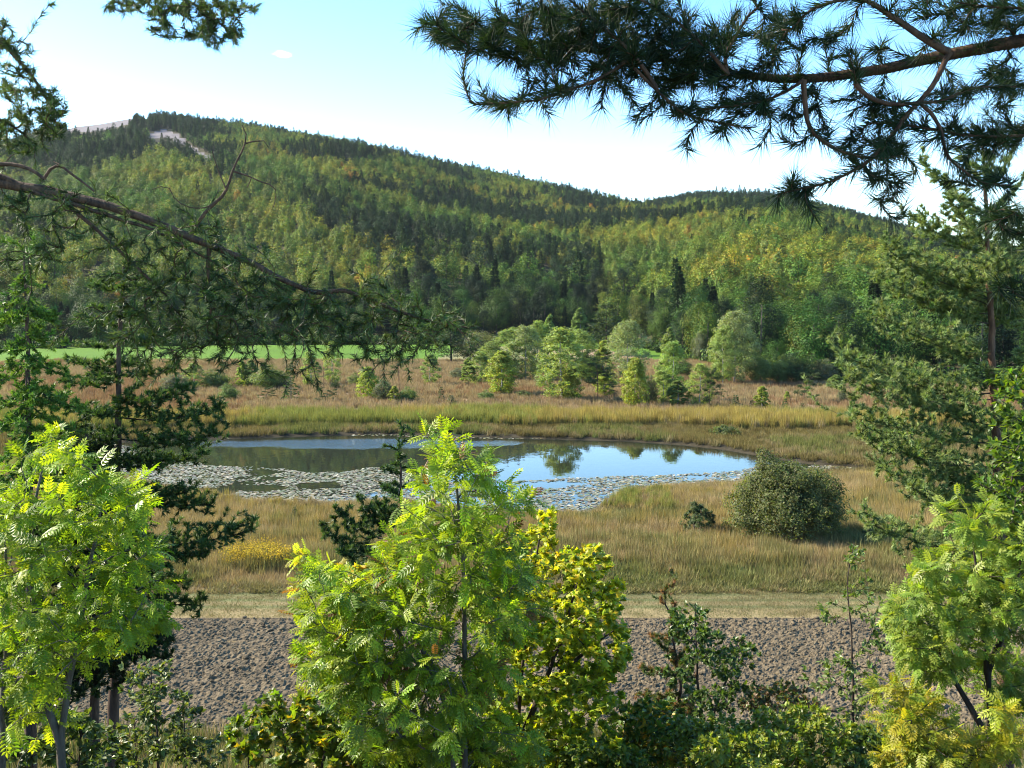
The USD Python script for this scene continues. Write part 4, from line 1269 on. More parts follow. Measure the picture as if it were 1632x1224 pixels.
def leaf_parts(o, template, P, X, Z, S, tint, most, mat, name='leaf', lump='foliage'):
    """The leaves that show largest as parts of their own, the others joined."""
    v, f, t = scatter(template, P, X, Z, S, tint)
    n, L = len(P), len(template[0])
    d = np.linalg.norm(P - CAM, axis=1)
    c = P - CAM
    uu, vv = 816 + FPX * c[:, 0] / np.maximum(c @ FWD, .1), 612 - FPX * (c @ UP) / np.maximum(c @ FWD, .1)
    inside = (uu > 0) & (uu < 1632) & (vv > 0) & (vv < 1224)
    order = np.argsort(d - 100 * inside)
    own = order[: min(most, int(inside.sum()))]
    v, t = v.reshape(n, L, 3), t.reshape(n, L, 3)
    for k in own:
        obj(name, (v[k], template[1], t[k]), mat, o)
    rest = np.setdiff1d(np.arange(n), own)
    if len(rest):
        ff = template[1][None] + (np.arange(len(rest)) * L)[:, None, None]
        obj(lump, (v[rest].reshape(-1, 3), ff.reshape(-1, 3), t[rest].reshape(-1, 3)), mat, o, kind='stuff')


def leaf_pose(rng, P, D, mid, droop=0.25, up=1.0, jitter=0.45, spread=0.9):
    """Leaves leave the twig sideways and forwards, faces mostly up."""
    n = len(P)
    side = rand_dirs(rng, n)
    side -= (side * D).sum(1, keepdims=True) * D
    out = unit((P - mid) * np.array([1, 1, 0.3]))
    X = unit(unit(side) * spread + D * 0.6 + out * 0.35 + np.array([0, 0, -droop]) + rng.normal(size=(n, 3)) * 0.15)
    Z = np.array([0, 0, up]) + out * 0.25 + rng.normal(size=(n, 3)) * jitter
    return X, Z


def leafy(name, label, category, stems, targets, rng, template, leaf, per, base, alt=None, share=0.0, own=250, r_tip=0.0028, r_base=0.03, taper=None, bark='dark_twig', step=0.12, mat='near_foliage', part=0.5,
          rise=0.25, droop=0.25, recolour=None, branches=24, jitter=0.45, spread=0.2):
    o = thing(name, label, category)
    g = Growth(stems, rng, step, 0.010)
    g.reach(targets, rise=rise).radii(r_tip, r_base, 0.5, taper)
    root = stems[0][0]
    shift = np.array([root[0], root[1], float(land(root[0], root[1]))])
    g.store[: g.n] -= shift                                       # the thing stands at its foot
    o.GetAttribute('xformOp:translate').Set(Gf.Vec3d(*map(float, shift)))
    g.emit(o, bark, bark, most=branches, branch_sides=5)
    P, D, T = g.twigs(part)
    k = rng.integers(0, len(P), int(len(targets) * per))
    P, D = P[k] + rng.normal(size=(len(k), 3)) * 0.012, D[k]
    X, Z = leaf_pose(rng, P, D, g.pos.mean(0), droop, jitter=jitter)
    S = leaf * rng.uniform(0.65, 1.2, len(P))
    c = tints(rng, len(P), base, spread, alt, share)
    if recolour is not None:
        c = recolour(P + shift, c, rng)
    global CAM
    keep = CAM
    CAM = keep - shift
    leaf_parts(o, template, P, X, Z, S, c, own, mat)
    CAM = keep
    return o


LIME, LEAF, SUNNY, GOLDEN, RUSSET = (.17, .26, .018), (.105, .18, .015), (.26, .33, .022), (.50, .38, .025), (.16, .075, .03)
R = np.random.default_rng
r = R(101)
leafy('rowan_tree', 'young rowan with bright lime green feathered leaves at the left edge, before two dark trunks', 'rowan',
      [line(6.5, (100, 1400), (94, 1200), (112, 1060), (140, 900), (168, 775)), line(6.5, (94, 1200), (62, 1050), (52, 900), (78, 712)), line(6.6, (10, 1400), (6, 1150), (12, 950), (0, 815))],
      blobs(r, 6.5, 0.30, (75, 735, 45, 42, 16), (150, 800, 90, 60, 40), (60, 850, 80, 60, 34), (195, 870, 60, 50, 28), (110, 930, 120, 60, 52), (40, 1000, 60, 60, 26), (150, 1010, 80, 50, 34), (70, 1075, 70, 45, 20),
            (235, 955, 45, 40, 12), (-5, 800, 35, 60, 12), (55, 1145, 55, 20, 7), (-40, 950, 40, 150, 22)), r, ROWAN, 0.13, 8.5, LIME, [SUNNY, LEAF], 0.5, 290, part=0.36, taper=(0.028, 0.006), bark='grey_bark', r_base=0.03)
r = R(102)
leafy('rowan_tree', 'tall slender rowan with lime green feathered leaves in the middle, its tip before the pond', 'rowan',
      [line(7.0, (738, 1400), (740, 1180), (742, 1050), (740, 950), (736, 850), (728, 760), (706, 692)), line(7.0, (722, 1400), (712, 1180), (700, 1095), (672, 1050), (636, 1005), (602, 950)), line(7.0, (741, 1118), (700, 1080), (665, 1010), (656, 930))],
      blobs(r, 7.0, 0.32, (706, 700, 26, 14, 5), (735, 738, 55, 22, 14), (690, 762, 42, 18, 9), (772, 772, 48, 18, 9), (700, 822, 72, 28, 22), (765, 840, 60, 40, 20), (655, 872, 58, 30, 18), (600, 935, 80, 40, 30), (690, 940, 90, 50, 38),
            (620, 1010, 100, 50, 42), (550, 1000, 60, 60, 34), (500, 1010, 30, 60, 14), (520, 930, 35, 30, 12), (790, 980, 40, 60, 20), (690, 1040, 80, 45, 24), (590, 1095, 90, 40, 24), (650, 1165, 120, 45, 40), (770, 1185, 80, 45, 26), (560, 1060, 70, 60, 30), (690, 1100, 80, 40, 26), (795, 900, 45, 60, 22), (830, 950, 50, 50, 16), (770, 1080, 40, 70, 16), (822, 800, 40, 22, 6)), r, ROWAN, 0.13, 10.5, LIME, [SUNNY, LEAF, (.10, .15, .03)], 0.5, 290, part=0.36,
      taper=(0.034, 0.006), bark='grey_bark', r_base=0.036, recolour=lambda P, c, q: np.where((q.random(len(c)) < 0.035)[:, None], np.array([RUSSET]), c))
r = R(103)


def maple_turn(P, c, q):
    """Leaves on the sunny crown have turned, those lower down are green."""
    h = smooth(8.6, 10.3, P[:, 2]) * 0.45 + 0.06
    m = (q.random(len(c)) < h)[:, None]
    y = np.where((q.random(len(c)) < 0.75)[:, None], np.array([[.40, .39, .022]]), np.array([[.50, .36, .022]])) * (1 + 0.15 * q.normal(size=(len(c), 1)))
    return np.clip(np.where(m, y, c), 0.01, 0.8)


leafy('maple_tree', 'bushy young maple turning yellow at the top, right of the middle rowan', 'maple',
      [line(8.5, (812, 1400), (822, 1180), (832, 1050), (846, 930), (868, 822)), line(8.5, (822, 1200), (880, 1050), (932, 890)), line(8.5, (812, 1160), (790, 1040), (782, 930)), line(8.5, (850, 1120), (930, 1040), (985, 1000))],
      blobs(r, 8.5, 0.45, (868, 832, 22, 24, 10), (850, 880, 58, 40, 40), (932, 898, 38, 30, 26), (960, 940, 34, 40, 24), (880, 960, 110, 60, 105), (800, 950, 45, 60, 38), (930, 1030, 75, 60, 75), (850, 1060, 90, 60, 80), (966, 1080, 34, 60, 28),
            (880, 1140, 110, 60, 85), (810, 1180, 80, 50, 50), (930, 1200, 80, 40, 46), (790, 1010, 40, 60, 24), (780, 1110, 40, 60, 24), (990, 1025, 18, 25, 8)), r, MAPLE, 0.062, 24.0, (.21, .27, .018), [(.29, .34, .02), (.14, .21, .017)], 0.5, 290, taper=(0.03, 0.006), bark='dark_twig', recolour=maple_turn, r_base=0.035, spread=0.25)
r = R(104)
leafy('maple_sapling', 'maple sapling with a cluster of golden leaves left of the middle rowan', 'maple sapling', [line(7.7, (640, 1400), (628, 1150), (604, 990), (575, 905))],
      blobs(r, 7.7, 0.2, (548, 925, 45, 20, 18), (600, 955, 55, 26, 24), (585, 1000, 40, 30, 10), (610, 900, 40, 14, 10)), r, MAPLE, 0.07, 12, (.35, .31, .02), [(.15, .19, .022), (.42, .28, .022)], 0.5, 120, taper=(0.016, 0.004), r_base=0.02)
r = R(105)
leafy('rowan_sapling', 'thin upright sapling with small yellow green leaves just left of the middle rowan', 'rowan sapling', [line(8.2, (508, 1400), (502, 1120), (498, 960), (484, 866))],
      blobs(r, 8.2, 0.12, (485, 895, 16, 26, 9), (497, 945, 30, 28, 14), (500, 1010, 22, 26, 8), (500, 1060, 26, 26, 9), (505, 1110, 30, 20, 7)), r, ROWAN, 0.11, 6, (.20, .25, .03), [(.30, .28, .03)], 0.4, 120, taper=(0.011, 0.003), r_base=0.012)
r = R(106)
leafy('maple_shrub', 'leafy dark shrub with yellow tips at the bottom edge, left of the middle rowan', 'shrub', [line(7.6, (450, 1400), (455, 1250), (445, 1130)), line(7.6, (500, 1400), (520, 1230), (530, 1120)), line(7.6, (400, 1400), (395, 1200))],
      blobs(r, 7.6, 0.25, (450, 1130, 50, 30, 30), (400, 1170, 36, 40, 26), (520, 1150, 50, 40, 34), (470, 1200, 90, 40, 50), (560, 1200, 50, 30, 20)), r, MAPLE, 0.065, 16, (.085, .135, .016), [(.30, .23, .02), (.09, .13, .015)], 0.3, 200, taper=(0.014, 0.004), r_base=0.02)

# broadleaf shrubs and saplings of other kinds
r = R(107)
leafy('willow_sapling', 'dark leaved low shrub behind the two dark trunks at the lower left', 'shrub', [line(12, (250, 1400), (250, 1180), (240, 1060)), line(12, (210, 1400), (215, 1150)), line(12, (300, 1400), (292, 1120))],
      blobs(r, 12, 0.4, (235, 1080, 45, 40, 30), (270, 1150, 50, 50, 60), (215, 1180, 55, 45, 60), (320, 1195, 45, 35, 34)), r, OVATE, 0.08, 15, (.07, .10, .028), [(.12, .145, .035)], 0.3, 60, taper=(0.016, 0.004), mat='shrub_foliage')
r = R(108)
leafy('hazel_shrub', 'dark shrub in the bottom left corner under the left rowan', 'shrub', [line(9.5, (60, 1400), (50, 1150)), line(9.5, (120, 1400), (130, 1160)), line(9.5, (-10, 1400), (0, 1130))],
      blobs(r, 9.5, 0.35, (40, 1160, 70, 60, 80), (120, 1180, 60, 45, 60), (0, 1110, 50, 50, 40), (170, 1205, 40, 30, 24)), r, OVATE, 0.08, 16, (.055, .085, .02), [(.09, .125, .02)], 0.3, 60, taper=(0.014, 0.004), mat='shrub_foliage')
r = R(109)
leafy('alder_tree', 'glossy dark green young alder before the ploughed field, right of the yellow maple', 'alder', [line(10.5, (1128, 1400), (1124, 1200), (1112, 1080), (1108, 962)), line(10.5, (1122, 1180), (1160, 1080), (1185, 1020))],
      blobs(r, 10.5, 0.4, (1108, 980, 36, 20, 16), (1085, 1012, 38, 26, 20), (1140, 1030, 55, 30, 30), (1182, 1040, 26, 24, 14), (1115, 1070, 65, 35, 36), (1172, 1085, 36, 20, 14), (1140, 1125, 50, 28, 22)), r, OVATE, 0.055, 30, (.055, .095, .02), [(.09, .135, .02), (.035, .065, .018)], 0.45, 200, taper=(0.02, 0.005), mat='shrub_foliage')
r = R(110)
leafy('birch_sapling', 'thin upright birch sapling with sparse pale leaves before the ploughed field, towards the right', 'birch sapling', [line(9.5, (1357, 1400), (1357, 1180), (1358, 1020), (1352, 930), (1361, 864))],
      blobs(r, 9.5, 0.22, (1362, 890, 18, 20, 8), (1378, 955, 36, 30, 14), (1325, 978, 38, 16, 10), (1385, 1015, 42, 28, 14), (1322, 1058, 42, 20, 12), (1340, 1090, 42, 22, 14), (1375, 1085, 30, 25, 8), (1355, 1135, 34, 22, 10)), r, OVATE, 0.055, 15, (.095, .14, .03), [(.13, .16, .06), (.07, .11, .02)], 0.5, 200, taper=(0.014, 0.003), mat='shrub_foliage', r_base=0.016)
for seed, u, v, w, h, D, name, label, base, alt, lf in (
        (111, 1270, 1180, 100, 55, 8.0, 'privet_shrub', 'small leaved yellow green shrub at the bottom edge below the birch sapling', (.14, .19, .022), [(.23, .23, .03), (.10, .14, .02)], 0.05),
        (112, 1130, 1185, 75, 45, 8.4, 'privet_shrub', 'small leaved light green shrub at the bottom edge below the young alder', (.125, .17, .03), [(.18, .21, .03)], 0.05),
        (113, 1040, 1175, 60, 60, 9.0, 'hazel_shrub', 'dark green shrub with a few orange leaves at the bottom, right of the yellow maple', (.075, .125, .022), [(.28, .19, .02), (.12, .17, .025)], 0.07),
        (114, 1240, 1120, 60, 30, 10.0, 'bramble_shrub', 'low dark reddish shrub before the ploughed field between alder and birch sapling', (.06, .085, .025), [(.12, .07, .03)], 0.055),
        (115, 1390, 1195, 60, 40, 8.6, 'hazel_shrub', 'low green shrub at the bottom edge between birch sapling and yellow green rowan', (.07, .115, .03), [(.12, .16, .03)], 0.06),
        (120, 1190, 1205, 90, 40, 7.4, 'privet_shrub', 'bright small leaved shrub lowest at the bottom edge, between alder and birch sapling', (.15, .20, .025), [(.22, .24, .03)], 0.05),
        (121, 700, 1205, 90, 40, 7.9, 'hazel_shrub', 'leafy green shrub at the foot of the middle rowan', (.09, .14, .018), [(.20, .22, .02), (.06, .10, .015)], 0.06),
        (122, 560, 1190, 60, 50, 8.2, 'hazel_shrub', 'dark green shrub between the yellow tipped shrub and the middle rowan', (.065, .11, .018), [(.13, .17, .02)], 0.06),
        (116, 960, 1215, 70, 30, 8.0, 'hazel_shrub', 'dark leaf mass at the bottom edge under the yellow maple', (.08, .13, .022), [(.17, .21, .03)], 0.065)):
    r = R(seed)
    leafy(name, label, 'shrub', [line(D, (u + s_ * w * 0.5, 1400), (u + s_ * w * 0.4, v + h * 0.6), (u + s_ * w * 0.75, v - h * 0.3)) for s_ in (-1, -0.3, 0.4, 1)],
          blobs(r, D, 0.30, (u, v, w, h, int(w * h / 24)), (u - w * 0.4, v - h * 0.5, w * 0.4, h * 0.4, 16), (u + w * 0.35, v - h * 0.4, w * 0.4, h * 0.4, 16)), r, OVATE, lf * 0.9, 26, base, alt, 0.35, 60, taper=(0.012, 0.003), mat='shrub_foliage', r_base=0.014)
r = R(117)
leafy('aspen_tree', 'small leaved dark and bright green broadleaf tree at the right edge before the tall pine', 'broadleaf tree', [line(7.6, (1720, 1500), (1700, 1100), (1675, 850), (1650, 600)), line(7.6, (1690, 980), (1640, 860), (1600, 780))],
      blobs(r, 7.6, 0.3, (1612, 620, 34, 40, 26), (1618, 700, 40, 50, 40), (1600, 770, 50, 36, 30), (1640, 820, 40, 60, 30), (1680, 700, 40, 100, 40)), r, OVATE, 0.06, 16, (.065, .115, .014), [(.11, .16, .02), (.035, .06, .014)], 0.5, 120, taper=(0.03, 0.006), mat='near_foliage')
r = R(118)
leafy('rowan_tree', 'light green rowan with silvery shining leaves at the right edge below the tall pine', 'rowan',
      [line(7.6, (1590, 1450), (1580, 1200), (1572, 1080), (1562, 960), (1548, 830)), line(7.6, (1578, 1180), (1530, 1100), (1490, 1020), (1465, 960)), line(7.6, (1572, 1060), (1610, 960), (1630, 880))],
      blobs(r, 7.6, 0.32, (1545, 812, 48, 22, 11), (1582, 850, 55, 40, 26), (1530, 925, 70, 48, 40), (1470, 975, 55, 38, 26), (1565, 1000, 75, 55, 42), (1622, 930, 40, 70, 28), (1500, 1048, 70, 36, 26), (1432, 978, 24, 26, 7), (1605, 1090, 50, 55, 20), (1452, 1030, 36, 36, 11)), r,
      ROWAN, 0.12, 15, (.16, .23, .035), [(.22, .27, .045), (.12, .18, .025)], 0.5, 290, taper=(0.03, 0.006), bark='dark_twig')
r = R(119)
leafy('rowan_tree', 'small yellow green rowan in the lower right corner', 'rowan', [line(6.6, (1510, 1450), (1490, 1250), (1462, 1150), (1440, 1095)), line(6.6, (1500, 1300), (1560, 1200), (1600, 1150))],
      blobs(r, 6.6, 0.25, (1440, 1118, 48, 34, 20), (1482, 1165, 55, 38, 22), (1422, 1195, 38, 28, 11), (1560, 1190, 65, 28, 20), (1612, 1150, 34, 40, 12)), r, ROWAN, 0.115, 14, (.21, .23, .018), [(.30, .26, .02), (.14, .19, .02)], 0.45, 150, taper=(0.016, 0.004))

# ------------------------------------------------------------------ pines
def needles_on(rng, P, D, per, length, width, base, spread=0.2, angle=(0.45, 1.05), along=0.0, alt=None, share=0.0):
    """PER needles at each shoot (P, D); along: the needles sit spread over that length of the shoot behind P."""
    n = len(P) * per
    Q, A = np.repeat(P, per, 0), np.repeat(unit(D), per, 0)
    if along:
        Q = Q - A * (rng.random(n) * along)[:, None]
    s_ = rand_dirs(rng, n)
    s_ = unit(s_ - (s_ * A).sum(1, keepdims=True) * A)
    a = rng.uniform(*angle, n)[:, None]
    X = A * np.cos(a) + s_ * np.sin(a)
    S = length * rng.uniform(0.75, 1.15, n)
    Z = np.cross(X, rand_dirs(rng, n))
    return scatter(NEEDLE, Q, X, Z, np.stack([S, np.full(n, width), S], 1), np.repeat(tints(rng, len(P), base, spread, alt, share), per, 0))


def pine(name, label, depth, trunk, taper, limbs, rng, per=26, length=0.07, width=0.008, base=(.05, .085, .03), fan=22, thick=0.3, droop=0.0, bark='pine_bark', twig='dark_twig', category='pine', alt=None, share=0.0,
         side=0.30, extra=(), around=0, step=0.10, along=0.06, rise=0.15, top=8, foliage=None):
    """limbs: (v on the trunk, u and v of the tip, metres towards (-) or away (+) from the viewpoint at the tip)."""
    o = thing(name, label, category)
    tr = line(depth, *trunk)
    g = Growth([tr], rng, step, 0.012)
    tz = np.array([612 - FPX * ((p - CAM) @ UP) / ((p - CAM) @ FWD) for p in g.pos])
    T = []
    tips = [(v0, at(u1, v1, depth + dz)) for v0, u1, v1, dz in limbs]
    for k in range(around):                                       # limbs towards and away from the viewpoint too
        v0, b = tips[rng.integers(len(limbs))]
        a = g.store[int(np.argmin(np.abs(tz - v0)))]
        d = b - a
        h, w = np.hypot(d[0], d[1]) * rng.uniform(0.45, 0.8), rng.uniform(0, 6.283)
        tips.append((v0 + rng.normal() * 14, a + np.array([np.cos(w) * h, np.sin(w) * h, d[2] * 0.7 + 0.05 * rng.normal()])))
    for v0, b in tips:
        a = g.store[int(np.argmin(np.abs(tz - v0)))].copy()
        L = np.linalg.norm(b - a)
        m1, m2 = a + (b - a) * 0.35 + np.array([0, 0, -0.06 * L - droop * L]), a + (b - a) * 0.72 + np.array([0, 0, -0.05 * L - droop * L * 0.6])
        g.limb([a, m1, m2, b], 0.5)
        d = unit(b - a)
        w = unit(np.cross(d, [0, 0, 1.0]))
        m = max(9, int(fan * L / 1.05))
        s_ = rng.uniform(0.06, 1.0, m)
        lat = rng.normal(size=m) * side * L * np.clip(1.15 - s_, 0.2, 0.7)
        base_pt = np.where((s_ < 0.35)[:, None], a + (m1 - a) * (s_ / 0.35)[:, None], np.where((s_ < 0.72)[:, None], m1 + (m2 - m1) * ((s_ - 0.35) / 0.37)[:, None], m2 + (b - m2) * ((s_ - 0.72) / 0.28)[:, None]))
        T.append(base_pt + w * lat[:, None] + d * np.abs(lat)[:, None] * 0.6 + np.array([0, 0, 1.0]) * (rng.normal(size=m) * 0.05 * L + 0.03 * L)[:, None])
    if top:
        a = g.store[g.n_trunk - 1]
        T.append(a + rng.normal(size=(top, 3)) * 0.14 + np.array([0, 0, 0.05]))
    for e in extra:
        T.append(e)
    g.reach(np.vstack(T), rise=rise, out=0.7, below=0.4)
    g.radii(0.0032, 0.05, 0.42, taper)
    shift = np.array([tr[0][0], tr[0][1], float(land(tr[0][0], tr[0][1]))])
    g.store[: g.n] -= shift
    o.GetAttribute('xformOp:translate').Set(Gf.Vec3d(*map(float, shift)))
    prim = g.emit(o, bark, twig, most=45, sides=9)
    P, D, N = g.twigs(0.75)
    D = unit(D + np.array([0, 0, 0.22]))
    loose = []
    for t in np.unique(N):
        k = N == t
        geo = needles_on(rng, P[k], D[k], per, length, width, base, along=along, alt=alt, share=share)
        if t in prim:
            obj('needles', geo, 'needle_foliage', prim[t])
        else:
            loose.append(geo)
    if loose:
        obj('needles', join(loose), 'needle_foliage', o)
    return o


DARKN, GREENN, GREYN = (.030, .055, .018), (.06, .105, .028), (.135, .18, .06)
pine('pine_tree', 'dark slender pine with a straight trunk at the left, boughs reaching over the pond', 16.5, [(172, 1420), (177, 1224), (183, 1000), (188, 760), (191, 560), (198, 425)], (0.125, 0.025),
     [(455, 150, 452, 0.3), (470, 250, 436, -0.3), (500, 265, 478, 0.4), (520, 120, 505, -0.2), (545, 260, 540, -0.4), (575, 110, 575, 0.3), (600, 285, 585, 0.3), (610, 95, 606, -0.5), (640, 300, 620, -0.3), (655, 120, 650, 0.6), (668, 358, 648, 0.2),
      (690, 105, 690, -0.3), (700, 345, 690, -0.3), (740, 330, 722, 0.5), (770, 100, 790, 0.2), (790, 300, 782, -0.2), (800, 340, 800, 0.4), (862, 402, 842, 0.0), (880, 330, 880, -0.5), (905, 300, 925, 0.3), (930, 320, 965, -0.2), (960, 250, 985, 0.3)],
     R(201), base=(.046, .084, .022), fan=80, alt=[GREENN], share=0.3, per=22, length=0.10, width=0.018, step=0.12, around=44)
pine('pine_tree', 'dark pine trunk beside the slender pine, its crown hidden behind the left rowan', 15.5, [(152, 1420), (151, 1224), (150, 1050), (147, 900), (142, 780), (138, 690)], (0.105, 0.03),
     [(720, 60, 700, 0.0), (760, 30, 760, -0.4), (800, 230, 800, 0.5), (820, -20, 830, 0.2), (860, 40, 880, 0.0), (900, -30, 930, -0.3), (940, 50, 970, 0.4), (960, 240, 985, 0.4), (1000, -20, 1040, 0.0), (1040, 40, 1090, 0.3)],
     R(202), base=(.024, .044, .014), fan=80, per=24, length=0.11, width=0.024, step=0.13, around=70)
pine('pine_tree', 'tall airy grey green pine with a reddish trunk at the right, boughs sweeping left', 15.5, [(1606, 1420), (1598, 1100), (1590, 850), (1583, 650), (1578, 500), (1572, 350), (1566, 232)], (0.145, 0.02),
     [(290, 1528, 240, 0.1), (300, 1612, 245, 0.0), (345, 1474, 262, 0.3), (350, 1630, 285, -0.2), (385, 1510, 315, -0.3), (410, 1455, 345, 0.0), (430, 1670, 350, 0.3), (470, 1410, 395, -0.4), (490, 1470, 410, 0.5), (520, 1402, 440, 0.1), (530, 1690, 440, 0.0),
      (565, 1395, 500, -0.3), (590, 1455, 520, 0.5), (625, 1335, 560, 0.1), (640, 1700, 560, -0.3), (655, 1350, 602, -0.4), (680, 1430, 620, 0.5), (705, 1360, 655, 0.2), (730, 1700, 660, 0.2), (745, 1372, 690, -0.2), (780, 1440, 715, 0.5), (800, 1405, 745, 0.1),
      (830, 1450, 775, -0.4), (850, 1700, 790, 0.2), (880, 1375, 830, 0.0), (900, 1480, 850, 0.4), (930, 1700, 900, 0.0), (950, 1490, 930, -0.3)],
     R(203), base=GREYN, fan=90, alt=[(.18, .23, .08), (.09, .135, .045)], share=0.5, per=30, length=0.085, width=0.0135, step=0.10, around=50, bark='pine_upper_bark', twig='dark_twig', side=0.34)
pine('pine_tree', 'small crooked green pine half hidden behind the middle rowan, before the lily pads', 12.5, [(668, 1420), (650, 1100), (628, 960), (612, 880), (640, 800), (636, 716)], (0.06, 0.012),
     [(885, 515, 845, 0.0), (880, 540, 880, -0.3), (860, 535, 812, 0.3), (850, 570, 790, 0.1), (900, 560, 900, 0.2), (840, 600, 800, -0.2), (815, 690, 800, 0.1), (790, 605, 770, 0.0), (775, 672, 770, 0.2), (755, 612, 745, 0.0), (745, 660, 738, 0.0)],
     R(204), base=(.036, .07, .022), fan=80, per=20, length=0.075, width=0.016, step=0.06, around=10, alt=[(.05, .09, .025)], share=0.3)
pine('juniper_tree', 'little conifer with browning needles beside the young alder', 11.2, [(1092, 1420), (1088, 1180), (1078, 1060), (1060, 955)], (0.03, 0.008),
     [(1000, 1075, 975, 0.0), (1020, 1035, 1010, 0.1), (1050, 1095, 1030, 0.0), (1070, 1022, 1062, -0.1), (1080, 1110, 1075, 0.1), (1105, 1020, 1105, 0.1), (1130, 1035, 1130, 0.0), (1120, 1120, 1110, 0.0)],
     R(205), base=(.07, .095, .03), fan=40, per=24, length=0.055, width=0.012, step=0.035, around=12, alt=[(.20, .10, .045)], share=0.3, category='conifer')


def larch(name, label, depth, trunk, taper, limbs, rng, base):
    return pine(name, label, depth, trunk, taper, limbs, rng, per=22, length=0.08, width=0.018, step=0.12, base=base, fan=90, around=80, droop=0.06, category='larch', side=0.16, along=0.10, rise=-0.2, alt=[(.11, .19, .03)], share=0.3)


larch('larch_tree', 'feathery bright green larch with drooping twigs at the left edge', 14.5, [(48, 1420), (46, 1100), (43, 800), (41, 600), (38, 405)], (0.11, 0.015),
      [(440, 70, 455, 0.1), (450, 5, 470, 0.0), (480, 95, 500, -0.2), (490, -20, 520, 0.2), (520, 115, 545, 0.3), (530, -30, 560, -0.2), (560, 125, 600, 0.0), (570, -40, 610, 0.3), (600, 135, 650, -0.3), (610, -40, 660, 0.0), (640, 140, 690, 0.2), (650, -30, 700, -0.3), (680, 135, 735, 0.2), (690, -20, 745, 0.0), (720, 120, 790, -0.2), (740, -20, 800, 0.2)],
      R(206), (.075, .155, .024))

# ------------------------------------------------------------------ the two pines that stand beside the viewpoint: their boughs frame the view
def framing_pine(name, label, trunk, taper, boughs, rng, targets, shoots, dead=None, step=0.05, tip=0.0016, power=0.42):
    """boughs: polylines of points with a thickness at the root; targets: points the twigs reach for; shoots: how its needles grow."""
    o = thing(name, label, 'pine')
    g = Growth([trunk], rng, 0.12, 0.01)
    g.step, g.wiggle = step, step * 0.06
    for b in boughs:
        g.limb(b[0], b[1])
    first = g.n_top
    g.reach(targets, rise=0.0, out=0.55, below=0.05)
    g.radii(tip, 0.2, power, taper)
    for (idx, t), k in zip([c for c in g.chains if 0 <= c[1] < first][: len(boughs)], range(len(boughs))):
        pts = [i for i in idx if g.top[i] == t]
        g.r[pts] = np.maximum(g.r[pts], np.linspace(boughs[k][2], boughs[k][3], len(pts)))
    shift = np.array([trunk[0][0], trunk[0][1], float(land(trunk[0][0], trunk[0][1]))])
    g.store[: g.n] -= shift
    o.GetAttribute('xformOp:translate').Set(Gf.Vec3d(*map(float, shift)))
    prim = g.emit(o, 'pine_bark', 'bough_bark', most=60, sides=12, branch_sides=7, name='bough')
    P, D, N = g.twigs(shoots.get('part', 0.5), shoots.get('every', 1))
    k = rng.random(len(P)) < shoots.get('keep', 1.0)
    bare = np.isin(N, [t for t in range(len(boughs)) if boughs[t][4]])
    k &= ~bare
    P, D, N = P[k], D[k], N[k]
    loose = []
    for t in np.unique(N):
        m = N == t
        geo = needles_on(rng, P[m], D[m], shoots['per'], shoots['length'], shoots['width'], shoots['base'], angle=shoots['angle'], along=step, alt=shoots.get('alt'), share=shoots.get('share', 0))
        if t in prim:
            obj('needles', geo, 'needle_foliage', prim[t])
        else:
            loose.append(geo)
    if loose:
        obj('needles', join(loose), 'needle_foliage', o)
    return o


r = R(301)
DR = 2.4
rb = lambda *uv, d0=0.0, d1=0.0: line(DR, *uv, dd=np.linspace(d0, d1, len(uv)))
boughs = [
    (rb((2900, -60), (2200, -10), (1800, 32), (1700, 52), (1632, 66), (1500, 92), (1400, 115), (1280, 128), (1180, 122), (1080, 100), (980, 88), (880, 76), (780, 52), (690, 36), d0=0.0, d1=0.35), 3.0, 0.034, 0.002, False),
    (rb((1512, 84), (1475, 62), (1425, 28), (1365, -2), (1300, 12), (1268, 40)), 0.1, 0.010, 0.002, False),
    (rb((1282, 128), (1284, 165), (1288, 195), (1310, 222), (1350, 242), (1400, 252), (1438, 246)), 0.1, 0.007, 0.002, False),
    (rb((1500, 96), (1480, 145), (1442, 188), (1412, 230), (1380, 262), (1322, 290), (1270, 303), (1245, 308)), 0.1, 0.007, 0.0018, False),
    (rb((1362, 132), (1386, 155), (1420, 166), (1490, 162), (1560, 140), (1620, 138)), 0.1, 0.006, 0.002, False),
    (rb((2900, 60), (2200, 150), (1800, 200), (1700, 210), (1570, 215), (1500, 207), (1440, 198), (1385, 196), d0=0.0, d1=0.1), 3.0, 0.014, 0.002, False),
    (rb((1470, 160), (1500, 200), (1508, 240), (1535, 270), (1575, 292), (1610, 296)), 0.25, 0.005, 0.0018, False),
    (rb((1000, 96), (955, 125), (905, 143), (860, 158), (800, 164), (756, 166)), 0.1, 0.004, 0.0018, False),
    (rb((1060, 100), (1082, 150), (1105, 182), (1150, 196), (1195, 205)), 0.1, 0.004, 0.0018, False),
    (rb((1090, 102), (1020, 62), (940, 22), (890, -15)), 0.1, 0.006, 0.002, False),
    (rb((1160, 120), (1110, 62), (1060, 22), (1010, -5)), 0.1, 0.005, 0.002, False),
    (rb((2900, 220), (2200, 320), (1800, 350), (1700, 352), (1640, 345), (1580, 336), d0=-0.3, d1=-0.3), 3.0, 0.014, 0.002, False),
    (rb((2900, 620), (2200, 580), (1800, 525), (1700, 500), (1640, 478), (1600, 455), d0=-0.3, d1=-0.3), 3.0, 0.012, 0.002, False),
    (rb((2900, -120), (2200, -40), (1800, 4), (1700, 12), (1600, 12), (1520, 2)), 3.0, 0.012, 0.002, False),
    (rb((1205, 124), (1178, 80), (1190, 35), (1215, 5)), 0.1, 0.005, 0.002, False),
    (rb((1240, 128), (1200, 160), (1150, 170), (1090, 176)), 0.1, 0.004, 0.002, False),
]
